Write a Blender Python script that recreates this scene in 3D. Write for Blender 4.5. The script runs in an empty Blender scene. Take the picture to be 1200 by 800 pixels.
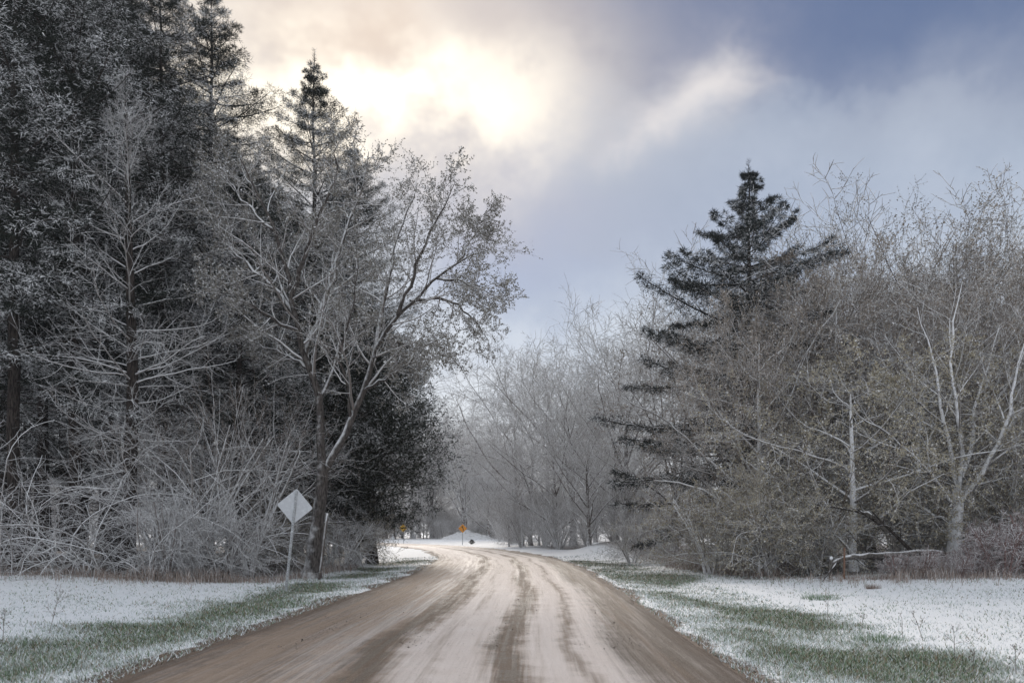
import bpy, math
import numpy as np

SC = bpy.context.scene
COL = SC.collection
R = math.radians

# ------------------------------------------------------------------ camera
CAM_H = 1.7
cam = bpy.data.cameras.new('camera')
cam.sensor_width = 36.0
cam.lens = 30.0
cam.clip_start = 0.05
cam.clip_end = 6000.0
cam_o = bpy.data.objects.new('camera', cam)
cam_o.location = (0, 0, CAM_H)
cam_o.rotation_euler = (math.pi / 2, 0, 0)   # level camera, shifted lens: upright trunks stay upright
cam.shift_y = 222 / 1200.0
COL.objects.link(cam_o)
SC.camera = cam_o

# ------------------------------------------------------------------ node helpers
class NT:
    def __init__(self, tree):
        self.t = tree
    def node(self, typ, **kw):
        n = self.t.nodes.new(typ)
        for k, v in kw.items():
            setattr(n, k, v)
        return n
    def put(self, sock, v):
        if isinstance(v, bpy.types.NodeSocket):
            self.t.links.new(v, sock)
        elif v is not None:
            sock.default_value = v
    def m(self, op, a, b=None, c=None, clamp=False):
        n = self.node('ShaderNodeMath', operation=op, use_clamp=clamp)
        self.put(n.inputs[0], a)
        if b is not None: self.put(n.inputs[1], b)
        if c is not None: self.put(n.inputs[2], c)
        return n.outputs[0]
    def add(self, a, b): return self.m('ADD', a, b)
    def sub(self, a, b): return self.m('SUBTRACT', a, b)
    def mul(self, a, b): return self.m('MULTIPLY', a, b)
    def mad(self, a, b, c): return self.m('MULTIPLY_ADD', a, b, c)
    def sstep(self, v, lo, hi, a=0.0, b=1.0):
        n = self.node('ShaderNodeMapRange', interpolation_type='SMOOTHSTEP')
        self.put(n.inputs[0], v)
        for i, x in ((1, lo), (2, hi), (3, a), (4, b)): self.put(n.inputs[i], x)
        return n.outputs[0]
    def mix(self, f, a, b, blend='MIX'):
        n = self.node('ShaderNodeMix', data_type='RGBA', blend_type=blend)
        self.put(n.inputs[0], f)
        self.put(n.inputs[6], a if isinstance(a, bpy.types.NodeSocket) else (*a, 1))
        self.put(n.inputs[7], b if isinstance(b, bpy.types.NodeSocket) else (*b, 1))
        return n.outputs[2]
    def noise(self, vec, scale, detail=3, rough=0.55, dist=0.0, out=0):
        n = self.node('ShaderNodeTexNoise')
        if vec is not None: self.put(n.inputs['Vector'], vec)
        n.inputs['Scale'].default_value = scale
        n.inputs['Detail'].default_value = detail
        n.inputs['Roughness'].default_value = rough
        n.inputs['Distortion'].default_value = dist
        return n.outputs[out]
    def comb(self, x, y, z):
        n = self.node('ShaderNodeCombineXYZ')
        for i, v in enumerate((x, y, z)): self.put(n.inputs[i], v)
        return n.outputs[0]
    def sep(self, v):
        n = self.node('ShaderNodeSeparateXYZ')
        self.put(n.inputs[0], v)
        return n.outputs
    def attr(self, name, out='Fac'):
        n = self.node('ShaderNodeAttribute')
        n.attribute_name = name
        return n.outputs[out]

# ------------------------------------------------------------------ sky
SUN_AZ, SUN_EL = -6.0, 30.0
world = bpy.data.worlds.new('World')
SC.world = world
world.use_nodes = True
wt = world.node_tree
wt.nodes.clear()
w = NT(wt)
out = w.node('ShaderNodeOutputWorld')
bg = w.node('ShaderNodeBackground')
bg.inputs['Strength'].default_value = 0.1
wt.links.new(bg.outputs[0], out.inputs[0])
sky = w.node('ShaderNodeTexSky')
sky.sky_type = 'NISHITA'
sky.sun_disc = False
sky.sun_elevation = R(SUN_EL)
sky.sun_rotation = R(SUN_AZ)
world.cycles.sampling_method = 'MANUAL'
world.cycles.sample_map_resolution = 512
tc = w.node('ShaderNodeTexCoord')
dirv = tc.outputs['Generated']
sx, sy, sz = w.sep(dirv)
az = w.mul(w.m('ARCTAN2', sx, sy), 180 / math.pi)
el = w.mul(w.m('ARCSINE', sz), 180 / math.pi)
zz = w.add(w.m('MAXIMUM', sz, 0.0), 0.22)
pl = w.comb(w.m('DIVIDE', sx, zz), w.m('DIVIDE', sy, zz), 0.0)
n2 = w.noise(pl, 1.9, 5, 0.62)
n1 = n2
nb = w.noise(dirv, 4.6, 5, 0.62)
n3 = nb
azw = w.mad(w.sub(n2, 0.5), 16.0, az)
elw = w.mad(w.sub(nb, 0.5), 11.0, el)
azw = w.mad(w.sub(nb, 0.5), 9.0, azw)
def lobe(a0, e0, wa, we, rot=0.0):
    c, s = math.cos(R(rot)), math.sin(R(rot))
    da, de = w.sub(azw, a0), w.sub(elw, e0)
    u = w.mad(da, c / wa, w.mul(de, s / wa))
    v = w.mad(da, -s / we, w.mul(de, c / we))
    return w.m('EXPONENT', w.mul(w.mad(u, u, w.mul(v, v)), -1.0))
# cloud deck: pale at every height, brightened beyond the view to light tree fronts
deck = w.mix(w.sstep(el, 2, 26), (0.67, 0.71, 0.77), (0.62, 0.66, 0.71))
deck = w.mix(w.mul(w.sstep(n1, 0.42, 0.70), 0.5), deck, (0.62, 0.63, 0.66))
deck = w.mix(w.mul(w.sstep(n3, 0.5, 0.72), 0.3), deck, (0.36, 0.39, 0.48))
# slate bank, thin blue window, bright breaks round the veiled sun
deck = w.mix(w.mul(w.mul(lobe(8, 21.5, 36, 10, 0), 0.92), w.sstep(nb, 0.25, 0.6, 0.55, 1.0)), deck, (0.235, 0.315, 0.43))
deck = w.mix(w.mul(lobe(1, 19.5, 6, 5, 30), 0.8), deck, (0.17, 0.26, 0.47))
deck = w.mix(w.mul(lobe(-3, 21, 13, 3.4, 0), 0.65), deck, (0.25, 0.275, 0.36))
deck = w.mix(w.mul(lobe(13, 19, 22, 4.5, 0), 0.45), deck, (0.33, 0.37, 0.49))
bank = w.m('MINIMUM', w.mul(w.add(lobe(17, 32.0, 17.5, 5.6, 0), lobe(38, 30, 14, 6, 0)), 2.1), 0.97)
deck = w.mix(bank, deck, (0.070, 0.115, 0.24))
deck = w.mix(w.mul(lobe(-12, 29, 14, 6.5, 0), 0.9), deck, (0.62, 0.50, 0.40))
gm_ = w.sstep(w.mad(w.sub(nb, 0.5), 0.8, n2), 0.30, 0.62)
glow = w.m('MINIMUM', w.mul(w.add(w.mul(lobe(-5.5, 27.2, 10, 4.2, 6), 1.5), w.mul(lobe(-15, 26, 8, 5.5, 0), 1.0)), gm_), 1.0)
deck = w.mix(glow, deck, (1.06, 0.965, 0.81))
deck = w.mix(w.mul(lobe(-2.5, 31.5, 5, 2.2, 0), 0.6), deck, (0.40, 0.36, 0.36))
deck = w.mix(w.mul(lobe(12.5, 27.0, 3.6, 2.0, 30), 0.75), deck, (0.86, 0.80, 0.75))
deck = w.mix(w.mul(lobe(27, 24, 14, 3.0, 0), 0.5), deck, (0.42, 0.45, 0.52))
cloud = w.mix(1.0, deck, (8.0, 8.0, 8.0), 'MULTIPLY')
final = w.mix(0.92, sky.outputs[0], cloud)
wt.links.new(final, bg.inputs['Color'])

# ------------------------------------------------------------------ sun (veiled)
sl = bpy.data.lights.new('sun', 'SUN')
sl.energy = 1.5
sl.angle = R(18)
sl.color = (1.0, 0.91, 0.80)
so = bpy.data.objects.new('sun', sl)
so.rotation_euler = (R(-(90 - SUN_EL)), 0, R(-SUN_AZ))
COL.objects.link(so)

# ------------------------------------------------------------------ exposure
SC.view_settings.view_transform = 'Standard'
SC.view_settings.look = 'None'
SC.view_settings.exposure = 0.5
SC.view_settings.gamma = 1.0
SC.view_settings.use_curve_mapping = False
SC.render.engine = 'CYCLES'
SC.cycles.max_bounces = 6
SC.cycles.diffuse_bounces = 4
SC.cycles.glossy_bounces = 1
SC.cycles.transmission_bounces = 1
SC.cycles.volume_bounces = 1
SC.cycles.use_denoising = True
SC.cycles.denoiser = 'OPENIMAGEDENOISE'
SC.cycles.use_adaptive_sampling = True
SC.cycles.adaptive_threshold = 0.02

# ------------------------------------------------------------------ mesh helpers
def pt(px, py, Y):
    """Photo pixel -> world point on the plane y = Y."""
    x, v = (px - 600) / 1000.0, (400 - py) / 1000.0
    return np.array((x * Y, Y, CAM_H + (v + 0.222) * Y))

def build(name, verts, faces, mat, smooth=False, fattr=None, vattr=None, mats=None, mat_idx=None, uv=None):
    verts = np.asarray(verts, dtype=np.float32).reshape(-1, 3)
    me = bpy.data.meshes.new(name)
    flat, sizes = [], []
    for f in faces:
        f = np.asarray(f, dtype=np.int32)
        if len(f) == 0: continue
        flat.append(f.ravel()); sizes.append(np.full(len(f), f.shape[1], dtype=np.int32))
    flat = np.concatenate(flat); sizes = np.concatenate(sizes)
    me.vertices.add(len(verts)); me.vertices.foreach_set('co', verts.ravel())
    me.loops.add(len(flat)); me.loops.foreach_set('vertex_index', flat)
    me.polygons.add(len(sizes))
    start = np.zeros(len(sizes), dtype=np.int32); start[1:] = np.cumsum(sizes)[:-1]
    me.polygons.foreach_set('loop_start', start)
    me.update(calc_edges=True)
    me.polygons.foreach_set('use_smooth', np.full(len(sizes), smooth, dtype=bool))
    for k, v in (fattr or {}).items():
        a = me.attributes.new(k, 'FLOAT', 'FACE'); a.data.foreach_set('value', np.asarray(v, dtype=np.float32))
    for k, v in (vattr or {}).items():
        a = me.attributes.new(k, 'FLOAT', 'POINT'); a.data.foreach_set('value', np.asarray(v, dtype=np.float32))
    for m_ in (mats or [mat]): me.materials.append(m_)
    if mat_idx is not None: me.polygons.foreach_set('material_index', np.asarray(mat_idx, dtype=np.int32))
    return me

def link(name, me, parent=None, loc=(0, 0, 0), rot=(0, 0, 0), sc=(1, 1, 1)):
    o = bpy.data.objects.new(name, me)
    o.location = loc; o.rotation_euler = rot; o.scale = sc
    o.parent = parent
    COL.objects.link(o)
    return o

def tag(o, label=None, cat=None, group=None, kind=None):
    for k, v in (('label', label), ('category', cat), ('group', group), ('kind', kind)):
        if v: o[k] = v
    return o

def thing(name, label, cat, loc=(0, 0, 0), rz=0.0, sc=1.0, group=None):
    o = bpy.data.objects.new(name, None)
    o.empty_display_size = 0.3
    o.location = loc; o.rotation_euler = (0, 0, rz)
    o.scale = (sc, sc, sc) if np.isscalar(sc) else sc
    COL.objects.link(o)
    return tag(o, label, cat, group)

def merge(parts):
    """[(verts, [faces...])...] -> one (verts, faces)."""
    V, F, n = [], {}, 0
    for v, fs in parts:
        v = np.asarray(v).reshape(-1, 3)
        V.append(v)
        for f in fs:
            f = np.asarray(f)
            if len(f): F.setdefault(f.shape[1], []).append(f + n)
        n += len(v)
    return np.concatenate(V), [np.concatenate(x) for x in F.values()]

def nrm(a):
    return a / np.maximum(np.linalg.norm(a, axis=-1, keepdims=True), 1e-9)

def tangents(P):
    T = np.empty_like(P)
    T[:, 1:-1] = P[:, 2:] - P[:, :-2]
    T[:, 0] = P[:, 1] - P[:, 0]
    T[:, -1] = P[:, -1] - P[:, -2]
    return nrm(T)

def tubes(P, Rad, k=4, cap=False):
    """P (N,K,3), Rad (N,K) -> (verts, [faces])."""
    N, K, _ = P.shape
    T = tangents(P)
    mean = nrm(P[:, -1] - P[:, 0])
    ref = np.where(np.abs(mean[:, 2:3]) > 0.8, np.array([[1.0, 0.13, 0]]), np.array([[0, 0.1, 1.0]]))[:, None, :]
    U = nrm(np.cross(T, np.broadcast_to(ref, T.shape)))
    W = np.cross(T, U)
    a = np.arange(k) * 2 * math.pi / k
    V = P[:, :, None, :] + Rad[:, :, None, None] * (np.cos(a)[None, None, :, None] * U[:, :, None, :] + np.sin(a)[None, None, :, None] * W[:, :, None, :])
    idx = np.arange(N * K * k).reshape(N, K, k)
    q = np.stack([idx[:, :-1, :], np.roll(idx, -1, 2)[:, :-1, :], np.roll(idx, -1, 2)[:, 1:, :], idx[:, 1:, :]], -1).reshape(-1, 4)
    fs = [q[:, ::-1]]
    if cap:
        fs.append(idx[:, -1, ::-1].reshape(-1, k)); fs.append(idx[:, 0, :].reshape(-1, k))
    return V.reshape(-1, 3), fs

def along(P, t):
    """P (N,K,3), t (N,n) in 0..1 -> positions (N,n,3), tangents."""
    N, K, _ = P.shape
    f = np.clip(t, 0, 0.9999) * (K - 1)
    i = f.astype(int); w_ = (f - i)[..., None]
    r = np.arange(N)[:, None]
    a, b = P[r, i], P[r, i + 1]
    return a * (1 - w_) + b * w_, nrm(b - a), i, w_[..., 0]

def spawn(rng, P, Rad, n, t0, t1, ang, angv, lr, lv, K, rr=0.6, tip=0.25, trop=0.0, jit=0.12, prof=None, droop=0.0, flat=0.0, rmin=0.004, lmin=0.05, azi=None, lens=None):
    """Grow n children from every parent polyline."""
    N = len(P)
    L = np.linalg.norm(np.diff(P, axis=1), axis=2).sum(1) if lens is None else lens
    t = t0 + (t1 - t0) * (np.arange(n)[None, :] + rng.random((N, n))) / n
    pos, T, i, w_ = along(P, t)
    r = np.arange(N)[:, None]
    rad = Rad[r, i] * (1 - w_) + Rad[r, i + 1] * w_
    ref = np.where(np.abs(T[..., 2:3]) > 0.9, np.array([1.0, 0, 0]), np.array([0, 0, 1.0]))
    U = nrm(np.cross(T, ref)); W = np.cross(U, T)
    if azi is None:
        phi = rng.random((N, 1)) * 6.283 + np.arange(n)[None, :] * 2.39996 + rng.normal(0, 0.35, (N, n))
    else:
        phi = azi(rng, N, n)
    a = R(ang) + rng.normal(0, R(angv), (N, n))
    side = np.cos(phi)[..., None] * U + np.sin(phi)[..., None] * (1 - flat) * W
    D = nrm(np.cos(a)[..., None] * T + np.sin(a)[..., None] * nrm(side))
    shape = np.ones_like(t) if prof is None else prof((t - t0) / max(t1 - t0, 1e-6), t)
    ln = np.maximum(L[:, None] * lr * shape * (1 + rng.uniform(-lv, lv, (N, n))), lmin)
    M = N * n
    pos = pos.reshape(M, 3); D = D.reshape(M, 3); ln = ln.reshape(M); rad = rad.reshape(M)
    Q = np.empty((M, K, 3)); Q[:, 0] = pos
    ds = (ln / (K - 1))[:, None]
    up = np.array([0, 0, 1.0])
    for k in range(1, K):
        Q[:, k] = Q[:, k - 1] + D * ds
        s = k / (K - 1)
        D = nrm(D + rng.normal(0, jit, (M, 3)) + up * (trop * s - droop * (1 - s)))
    r0 = np.clip(rad * rr, rmin, None)
    RR = r0[:, None] * np.linspace(1, tip, K)[None, :]
    RR = np.maximum(RR, rmin * 0.6)
    return Q, RR

def blades(rng, P, n, ln, lnv, wd, fwd=0.7, t0=0.05, t1=1.0, upb=0.0, zf=1.0):
    """Triangular needles / leaves along polylines. Returns verts, faces, twig index, blade dir z."""
    N = len(P)
    t = t0 + (t1 - t0) * (np.arange(n)[None, :] + rng.random((N, n))) / n
    pos, T, _, _ = along(P, t)
    rnd = rng.normal(0, 1, (N, n, 3)); rnd[..., 2] = rnd[..., 2] * zf + upb
    perp = nrm(rnd - (rnd * T).sum(-1, keepdims=True) * T)
    D = nrm(T * fwd + perp)
    ww = nrm(np.cross(D, rng.normal(0, 1, (N, n, 3))))
    l = (ln * (1 + rng.uniform(-lnv, lnv, (N, n))))[..., None]
    wv = (wd * (1 + rng.uniform(-0.3, 0.3, (N, n))))[..., None]
    c = pos + D * l * 0.45
    V = np.stack([pos, c + ww * wv * 0.5, pos + D * l, c - ww * wv * 0.5], 2).reshape(-1, 3)
    M = N * n
    b = np.arange(M) * 4
    F = np.stack([b, b + 1, b + 2, b + 3], 1)
    return V, F, np.repeat(np.arange(N), n), D[..., 2].ravel()

def tri_blades(*a, **k):
    """As blades() but one triangle each."""
    V, F, tw, dz = blades(*a, **k)
    V = V.reshape(-1, 4, 3)
    V3 = np.stack([V[:, 0] * 0.5 + V[:, 1] * 0.5, V[:, 2], V[:, 0] * 0.5 + V[:, 3] * 0.5], 1)
    return V3.reshape(-1, 3), np.arange(len(V3) * 3).reshape(-1, 3), tw, dz

# value noise for layout masks
_perm = np.random.default_rng(5).random((256, 256))
def vn(x, y):
    x = np.asarray(x, float); y = np.asarray(y, float)
    xi = np.floor(x).astype(int); yi = np.floor(y).astype(int)
    fx = x - xi; fy = y - yi
    fx = fx * fx * (3 - 2 * fx); fy = fy * fy * (3 - 2 * fy)
    g = lambda a, b: _perm[a % 256, b % 256]
    return (g(xi, yi) * (1 - fx) + g(xi + 1, yi) * fx) * (1 - fy) + (g(xi, yi + 1) * (1 - fx) + g(xi + 1, yi + 1) * fx) * fy
def fbm(x, y, s, o=4):
    v, a, tot = 0, 1.0, 0
    for k in range(o):
        v = v + a * vn(x * s + 17.3 * k, y * s - 9.1 * k); tot += a; a *= 0.5; s *= 2.03
    return v / tot
def ss(x, a, b):
    t = np.clip((x - a) / (b - a), 0, 1)
    return t * t * (3 - 2 * t)

# ------------------------------------------------------------------ materials
def principled(name, rough=0.8, spec=0.3):
    m = bpy.data.materials.new(name)
    m.use_nodes = True
    t = NT(m.node_tree)
    b = m.node_tree.nodes['Principled BSDF']
    b.inputs['Roughness'].default_value = rough
    b.inputs['Specular IOR Level'].default_value = spec
    return m, t, b

SNOW = (0.87, 0.87, 0.88)
def bark_mat(name, c1, c2, lo, hi, scale=6.0, wind=0.35, nk=0.7, bump=0.0):
    m, t, b = principled(name, 0.85, 0.2)
    g = t.node('ShaderNodeNewGeometry')
    nx, ny, nz = t.sep(g.outputs['Normal'])
    tcn = t.node('ShaderNodeTexCoord')
    n = t.noise(tcn.outputs['Object'], scale, 4, 0.6)
    nfine = t.noise(tcn.outputs['Object'], scale * 5, 3, 0.6)
    base = t.mix(nfine, c1, c2)
    e = t.mad(nx, -0.5 * wind, t.mad(ny, -0.85 * wind, nz))
    e = t.mad(t.sub(n, 0.5), nk * 2, e)
    f = t.sstep(e, lo, hi)
    col = t.mix(f, base, SNOW)
    t.put(b.inputs['Base Color'], col)
    if bump:
        st = t.node('ShaderNodeMapping'); st.inputs['Scale'].default_value = (1, 1, 0.18)
        t.put(st.inputs['Vector'], tcn.outputs['Object'])
        bn = t.noise(st.outputs[0], 22, 4, 0.65)
        bp = t.node('ShaderNodeBump'); bp.inputs['Strength'].default_value = bump; bp.inputs['Distance'].default_value = 0.04
        t.put(bp.inputs['Height'], bn); t.put(b.inputs['Normal'], bp.outputs[0])
        dark = t.mix(t.sstep(bn, 0.35, 0.62), tuple(x * 0.35 for x in c1), base)
        t.put(b.inputs['Base Color'], t.mix(f, dark, SNOW))
    return m

def leaf_mat(name, c1, c2, snowc=SNOW, lo=-0.15):
    m, t, b = principled(name, 0.75, 0.2)
    g = t.node('ShaderNodeNewGeometry')
    nz = t.sep(g.outputs['Normal'])[2]
    s = t.mul(t.attr('snow'), t.sstep(nz, lo, lo + 0.35)) if lo > -1 else t.attr('snow')   # snow lies on the upper side
    v = t.attr('tone')
    col = t.mix(v, c1, c2)
    t.put(b.inputs['Base Color'], t.mix(s, col, snowc))
    return m

M = {}
M['bark_dark'] = bark_mat('bark_dark', (0.045, 0.036, 0.032), (0.10, 0.082, 0.072), 0.75, 1.25, 3.0, 0.3, 0.8, 0.9)
M['bark_maple'] = bark_mat('bark_maple', (0.085, 0.072, 0.065), (0.18, 0.16, 0.148), 0.3, 0.85, 3.0, 0.4, 0.6, 0.9)
M['twig_larch'] = bark_mat('twig_larch', (0.20, 0.18, 0.165), (0.36, 0.33, 0.31), -0.45, 0.45, 4.0, 0.3, 0.6)
M['bark_white'] = bark_mat('bark_white', (0.16, 0.145, 0.14), (0.32, 0.30, 0.295), -0.25, 0.5, 5.0, 0.5, 0.8, 0.6)
M['limb'] = bark_mat('limb', (0.075, 0.062, 0.054), (0.16, 0.135, 0.12), 0.1, 0.65, 4.0, 0.3, 0.6)
M['twig_grey'] = bark_mat('twig_grey', (0.15, 0.13, 0.115), (0.28, 0.25, 0.225), -0.25, 0.5, 4.0, 0.3, 0.6)
M['twig_frost'] = bark_mat('twig_frost', (0.17, 0.15, 0.14), (0.30, 0.27, 0.25), -0.3, 0.55, 4.0, 0.3, 0.6)
M['twig_brown'] = bark_mat('twig_brown', (0.105, 0.082, 0.066), (0.22, 0.175, 0.14), 0.05, 0.75, 4.0, 0.25, 0.6)
M['twig_red'] = bark_mat('twig_red', (0.16, 0.10, 0.092), (0.32, 0.225, 0.205), 0.2, 0.85, 4.0, 0.25, 0.6)
M['spruce'] = leaf_mat('spruce_needles', (0.006, 0.009, 0.0065), (0.020, 0.026, 0.018), SNOW, -0.35)
M['spruce_blue'] = leaf_mat('spruce_needles_blue', (0.008, 0.013, 0.013), (0.022, 0.032, 0.031))
M['cedar'] = leaf_mat('cedar_scales', (0.007, 0.011, 0.006), (0.024, 0.030, 0.017))
M['bud_grey'] = leaf_mat('maple_buds', (0.13, 0.12, 0.10), (0.27, 0.25, 0.215))
M['bud_olive'] = leaf_mat('olive_buds', (0.29, 0.255, 0.185), (0.53, 0.475, 0.35))
M['bud_tan'] = leaf_mat('tan_buds', (0.23, 0.195, 0.16), (0.45, 0.39, 0.325))
M['grass'] = leaf_mat('grass_blades', (0.095, 0.15, 0.08), (0.22, 0.305, 0.175), (0.78, 0.81, 0.83), -9)
gmn = NT(M['grass'].node_tree)
gbs = M['grass'].node_tree.nodes['Principled BSDF']
gsrc = gbs.inputs['Base Color'].links[0].from_socket
gbs_mix = gmn.mix(gmn.mul(gmn.attr('dry'), gmn.m('SUBTRACT', 1.0, gmn.attr('snow'))), gsrc, (0.27, 0.21, 0.14))
gmn.put(gbs.inputs['Base Color'], gbs_mix)
M['drygrass'] = leaf_mat('dry_grass', (0.19, 0.145, 0.12), (0.42, 0.345, 0.30))

# ------------------------------------------------------------------ road line
ROAD = np.array([(-0.4, -40), (-0.7, -15), (-0.9, 5), (-0.85, 12), (-0.65, 20), (-0.45, 30), (-0.45, 40), (-0.9, 52), (-2.4, 66), (-5.4, 82), (-9.8, 97), (-16.5, 112), (-26, 125), (-40, 136), (-60, 143), (-100, 150)], float)
def catmull(P, n):
    P = np.vstack([2 * P[0] - P[1], P, 2 * P[-1] - P[-2]])
    o = []
    for i in range(1, len(P) - 2):
        t = np.linspace(0, 1, n, endpoint=False)[:, None]
        a, b, c, d = P[i - 1], P[i], P[i + 1], P[i + 2]
        o.append(0.5 * (2 * b + (c - a) * t + (2 * a - 5 * b + 4 * c - d) * t ** 2 + (3 * b - a - 3 * c + d) * t ** 3))
    o.append(P[-2][None])
    return np.vstack(o)
RL = catmull(ROAD, 24)
RS = np.concatenate([[0], np.cumsum(np.linalg.norm(np.diff(RL, axis=0), axis=1))])
RT = np.gradient(RL, axis=0); RT /= np.linalg.norm(RT, axis=1)[:, None]
HALF = 3.65
def road_dist(x, y):
    """Signed offset from the road's centre line (right positive)."""
    x = np.asarray(x, float).ravel(); y = np.asarray(y, float).ravel()
    best = np.full(x.shape, 1e9); sg = np.zeros(x.shape)
    for c in range(0, len(x), 20000):
        s = slice(c, c + 20000)
        dx = x[s, None] - RL[None, :, 0]; dy = y[s, None] - RL[None, :, 1]
        d2 = dx * dx + dy * dy
        i = d2.argmin(1); r = np.arange(len(i))
        best[s] = np.sqrt(d2[r, i])
        sg[s] = np.where(dx[r, i] * RT[i, 1] - dy[r, i] * RT[i, 0] > 0, 1, -1)
    return best * sg

def ground_h(x, y, d=None):
    x = np.asarray(x, float); y = np.asarray(y, float)
    if d is None: d = road_dist(x, y).reshape(x.shape)
    ad = np.abs(d)
    h = 0.16 * (fbm(x, y, 0.12, 3) - 0.5) + 0.05 * (fbm(x + 40, y, 0.7, 3) - 0.5)
    off = ss(ad, HALF - 0.6, HALF + 2.0)
    h = h * off
    h -= 0.16 * (1 - ss(ad, HALF - 1.1, HALF - 0.1))        # bed under the road
    h -= 0.07 * np.exp(-((ad - HALF - 2.4) / 1.2) ** 2)       # shallow ditch
    h += 0.9 * np.exp(-(((x - 7.5) / 2.6) ** 2 + ((y - 63) / 9) ** 2)) * (d > 0) * ss(ad, HALF, HALF + 2)
    h += 0.25 * ss(ad, HALF + 4, HALF + 12)
    return h

def grass_mask(x, y, d):
    """How much grass shows through the snow."""
    e = np.abs(d) - HALF
    n = fbm(x, y, 0.35, 4); n2_ = fbm(x + 90, y + 30, 1.3, 3)
    L = d < 0
    n3_ = fbm(x - 20, y + 70, 0.16, 3)
    left = 0.42 * (1 - ss(e, 3.0, 4.4 + 2.0 * (n - 0.5))) + 0.62 * np.exp(-((e - 2.1 - 2.6 * (n3_ - 0.5)) / 0.9) ** 2) * ss(y, 10, 17) * ss(n, 0.2, 0.7)
    left = left + 0.20 * (1 - ss(y, 9, 16)) * ss(e, 0.6, 2)
    right = 0.50 * (1 - ss(e, 2.7, 4.2 + 3.0 * (n - 0.5))) + 0.40 * np.exp(-((e - 1.6 - 2.6 * (n3_ - 0.5)) / 0.7) ** 2) * ss(n, 0.2, 0.7)
    right = right + 0.26 * np.exp(-((e - 3.0) / 1.2) ** 2) * (1 - ss(y, 15, 24)) + 0.30 * ss(y, 24, 32) * (1 - ss(e, 6.5, 9))
    g = np.where(L, left, right)
    g = g * (0.35 + 1.3 * n) + 0.5 * (n2_ - 0.5) * (g > 0.12)
    g = g * ss(e, 0.0, 0.45) + 0.25 * (1 - ss(e, -0.1, 0.35))
    g = np.where(y > 50, 0.22 + 0.2 * (n - 0.5), g)
    g = np.where(e > 4, np.maximum(g, 0.10 + 0.30 * (n2_ - 0.4)), g)
    return np.clip(g, 0.02, 1)

# ------------------------------------------------------------------ ground
def axis_pts(segs):
    o = [segs[0][0]]
    for a, b, s0, s1 in segs:
        x, s = a, s0
        n = max(int(round(abs(b - a) / ((s0 + s1) / 2))), 1)
        q = (s1 / s0) ** (1 / max(n - 1, 1)); st = s0 * q ** np.arange(n); st *= (b - a) / st.sum()
        o.extend(a + np.cumsum(st))
    return np.array(o)
gx = axis_pts([(-2500, -300, 500, 60), (-300, -60, 50, 6), (-60, -18, 4, 0.4), (-18, 18, 0.2, 0.2), (18, 60, 0.4, 4), (60, 300, 6, 50), (300, 2500, 60, 500)])
gy = axis_pts([(-300, -20, 60, 4), (-20, 8, 3, 0.3), (8, 40, 0.18, 0.25), (40, 100, 0.3, 0.9), (100, 300, 2, 20), (300, 3000, 40, 500)])
GX, GY = np.meshgrid(gx, gy)
gd = road_dist(GX, GY).reshape(GX.shape)
GZ = ground_h(GX, GY, gd)
gm = grass_mask(GX, GY, gd)
ny_, nx_ = GX.shape
ii = np.arange(nx_ * ny_).reshape(ny_, nx_)
gf = np.stack([ii[:-1, :-1], ii[:-1, 1:], ii[1:, 1:], ii[1:, :-1]], -1).reshape(-1, 4)
m, t, b = principled('snowy_ground', 0.7, 0.25)
geo = t.node('ShaderNodeNewGeometry'); pos = geo.outputs['Position']
ga = t.attr('grass'); ea = t.attr('edge')
nf = t.noise(pos, 26, 4, 0.65); nm = t.noise(pos, 6, 4, 0.6); nl = t.noise(pos, 1.1, 3)
grit = t.noise(pos, 75, 2, 0.6)
soil = t.mix(nm, (0.055, 0.048, 0.032), (0.105, 0.10, 0.066))
soil = t.mix(t.sstep(nf, 0.45, 0.65), soil, (0.06, 0.085, 0.045))
snowc = t.mix(nl, (0.82, 0.83, 0.86), (0.88, 0.885, 0.90))
cov = t.mad(t.sub(nf, 0.5), 1.5, t.mad(t.sub(nm, 0.5), 0.7, ga))
f = t.sstep(cov, 0.42, 1.0)
speck = t.mul(t.sstep(grit, 0.62, 0.72), t.sstep(nm, 0.45, 0.6, 0.12, 0.75))
f = t.m('MAXIMUM', f, speck)
col = t.mix(t.mul(f, 0.9), snowc, soil)
dirt = t.mix(nf, (0.075, 0.052, 0.038), (0.19, 0.135, 0.10))
ef = t.sstep(t.mad(t.sub(nm, 0.5), 0.9, ea), 0.35, 0.65)
leaf = t.mix(nf, (0.045, 0.033, 0.026), (0.17, 0.125, 0.10))
lt = t.sstep(t.mad(t.sub(nf, 0.5), 0.8, t.mad(t.sub(nm, 0.5), 0.8, t.attr('litter'))), 0.25, 0.75)
col = t.mix(t.mul(lt, 0.85), col, leaf)
t.put(b.inputs['Base Color'], t.mix(ef, col, dirt))
bp = t.node('ShaderNodeBump'); bp.inputs['Strength'].default_value = 0.55; bp.inputs['Distance'].default_value = 0.05
t.put(bp.inputs['Height'], t.add(t.mul(nf, 0.6), nm)); t.put(b.inputs['Normal'], bp.outputs[0])
en = fbm(GX, GY, 0.45, 4)
edge = 1 - ss(np.abs(gd) - HALF - 1.5 * (en - 0.5), -0.1, 0.55)
litter = np.where(gd < 0, ss(GY, 26.5, 28.5) * ss(-gd, HALF + 4.0 , HALF + 6.0), ss(GY + 0.35 * np.clip(10 - GX, 0, 9), 28.5, 31) * ss(gd, HALF + 2.8, HALF + 6.5)) * (1 - ss(GY, 70, 110))
ground = link('ground', build('ground', np.stack([GX, GY, GZ], -1), [gf], m, True, vattr={'grass': gm.ravel(), 'edge': edge.ravel(), 'litter': litter.ravel()}))
tag(ground, 'thin snow over frosted grass beside the dirt road', 'ground', kind='structure')

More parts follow.
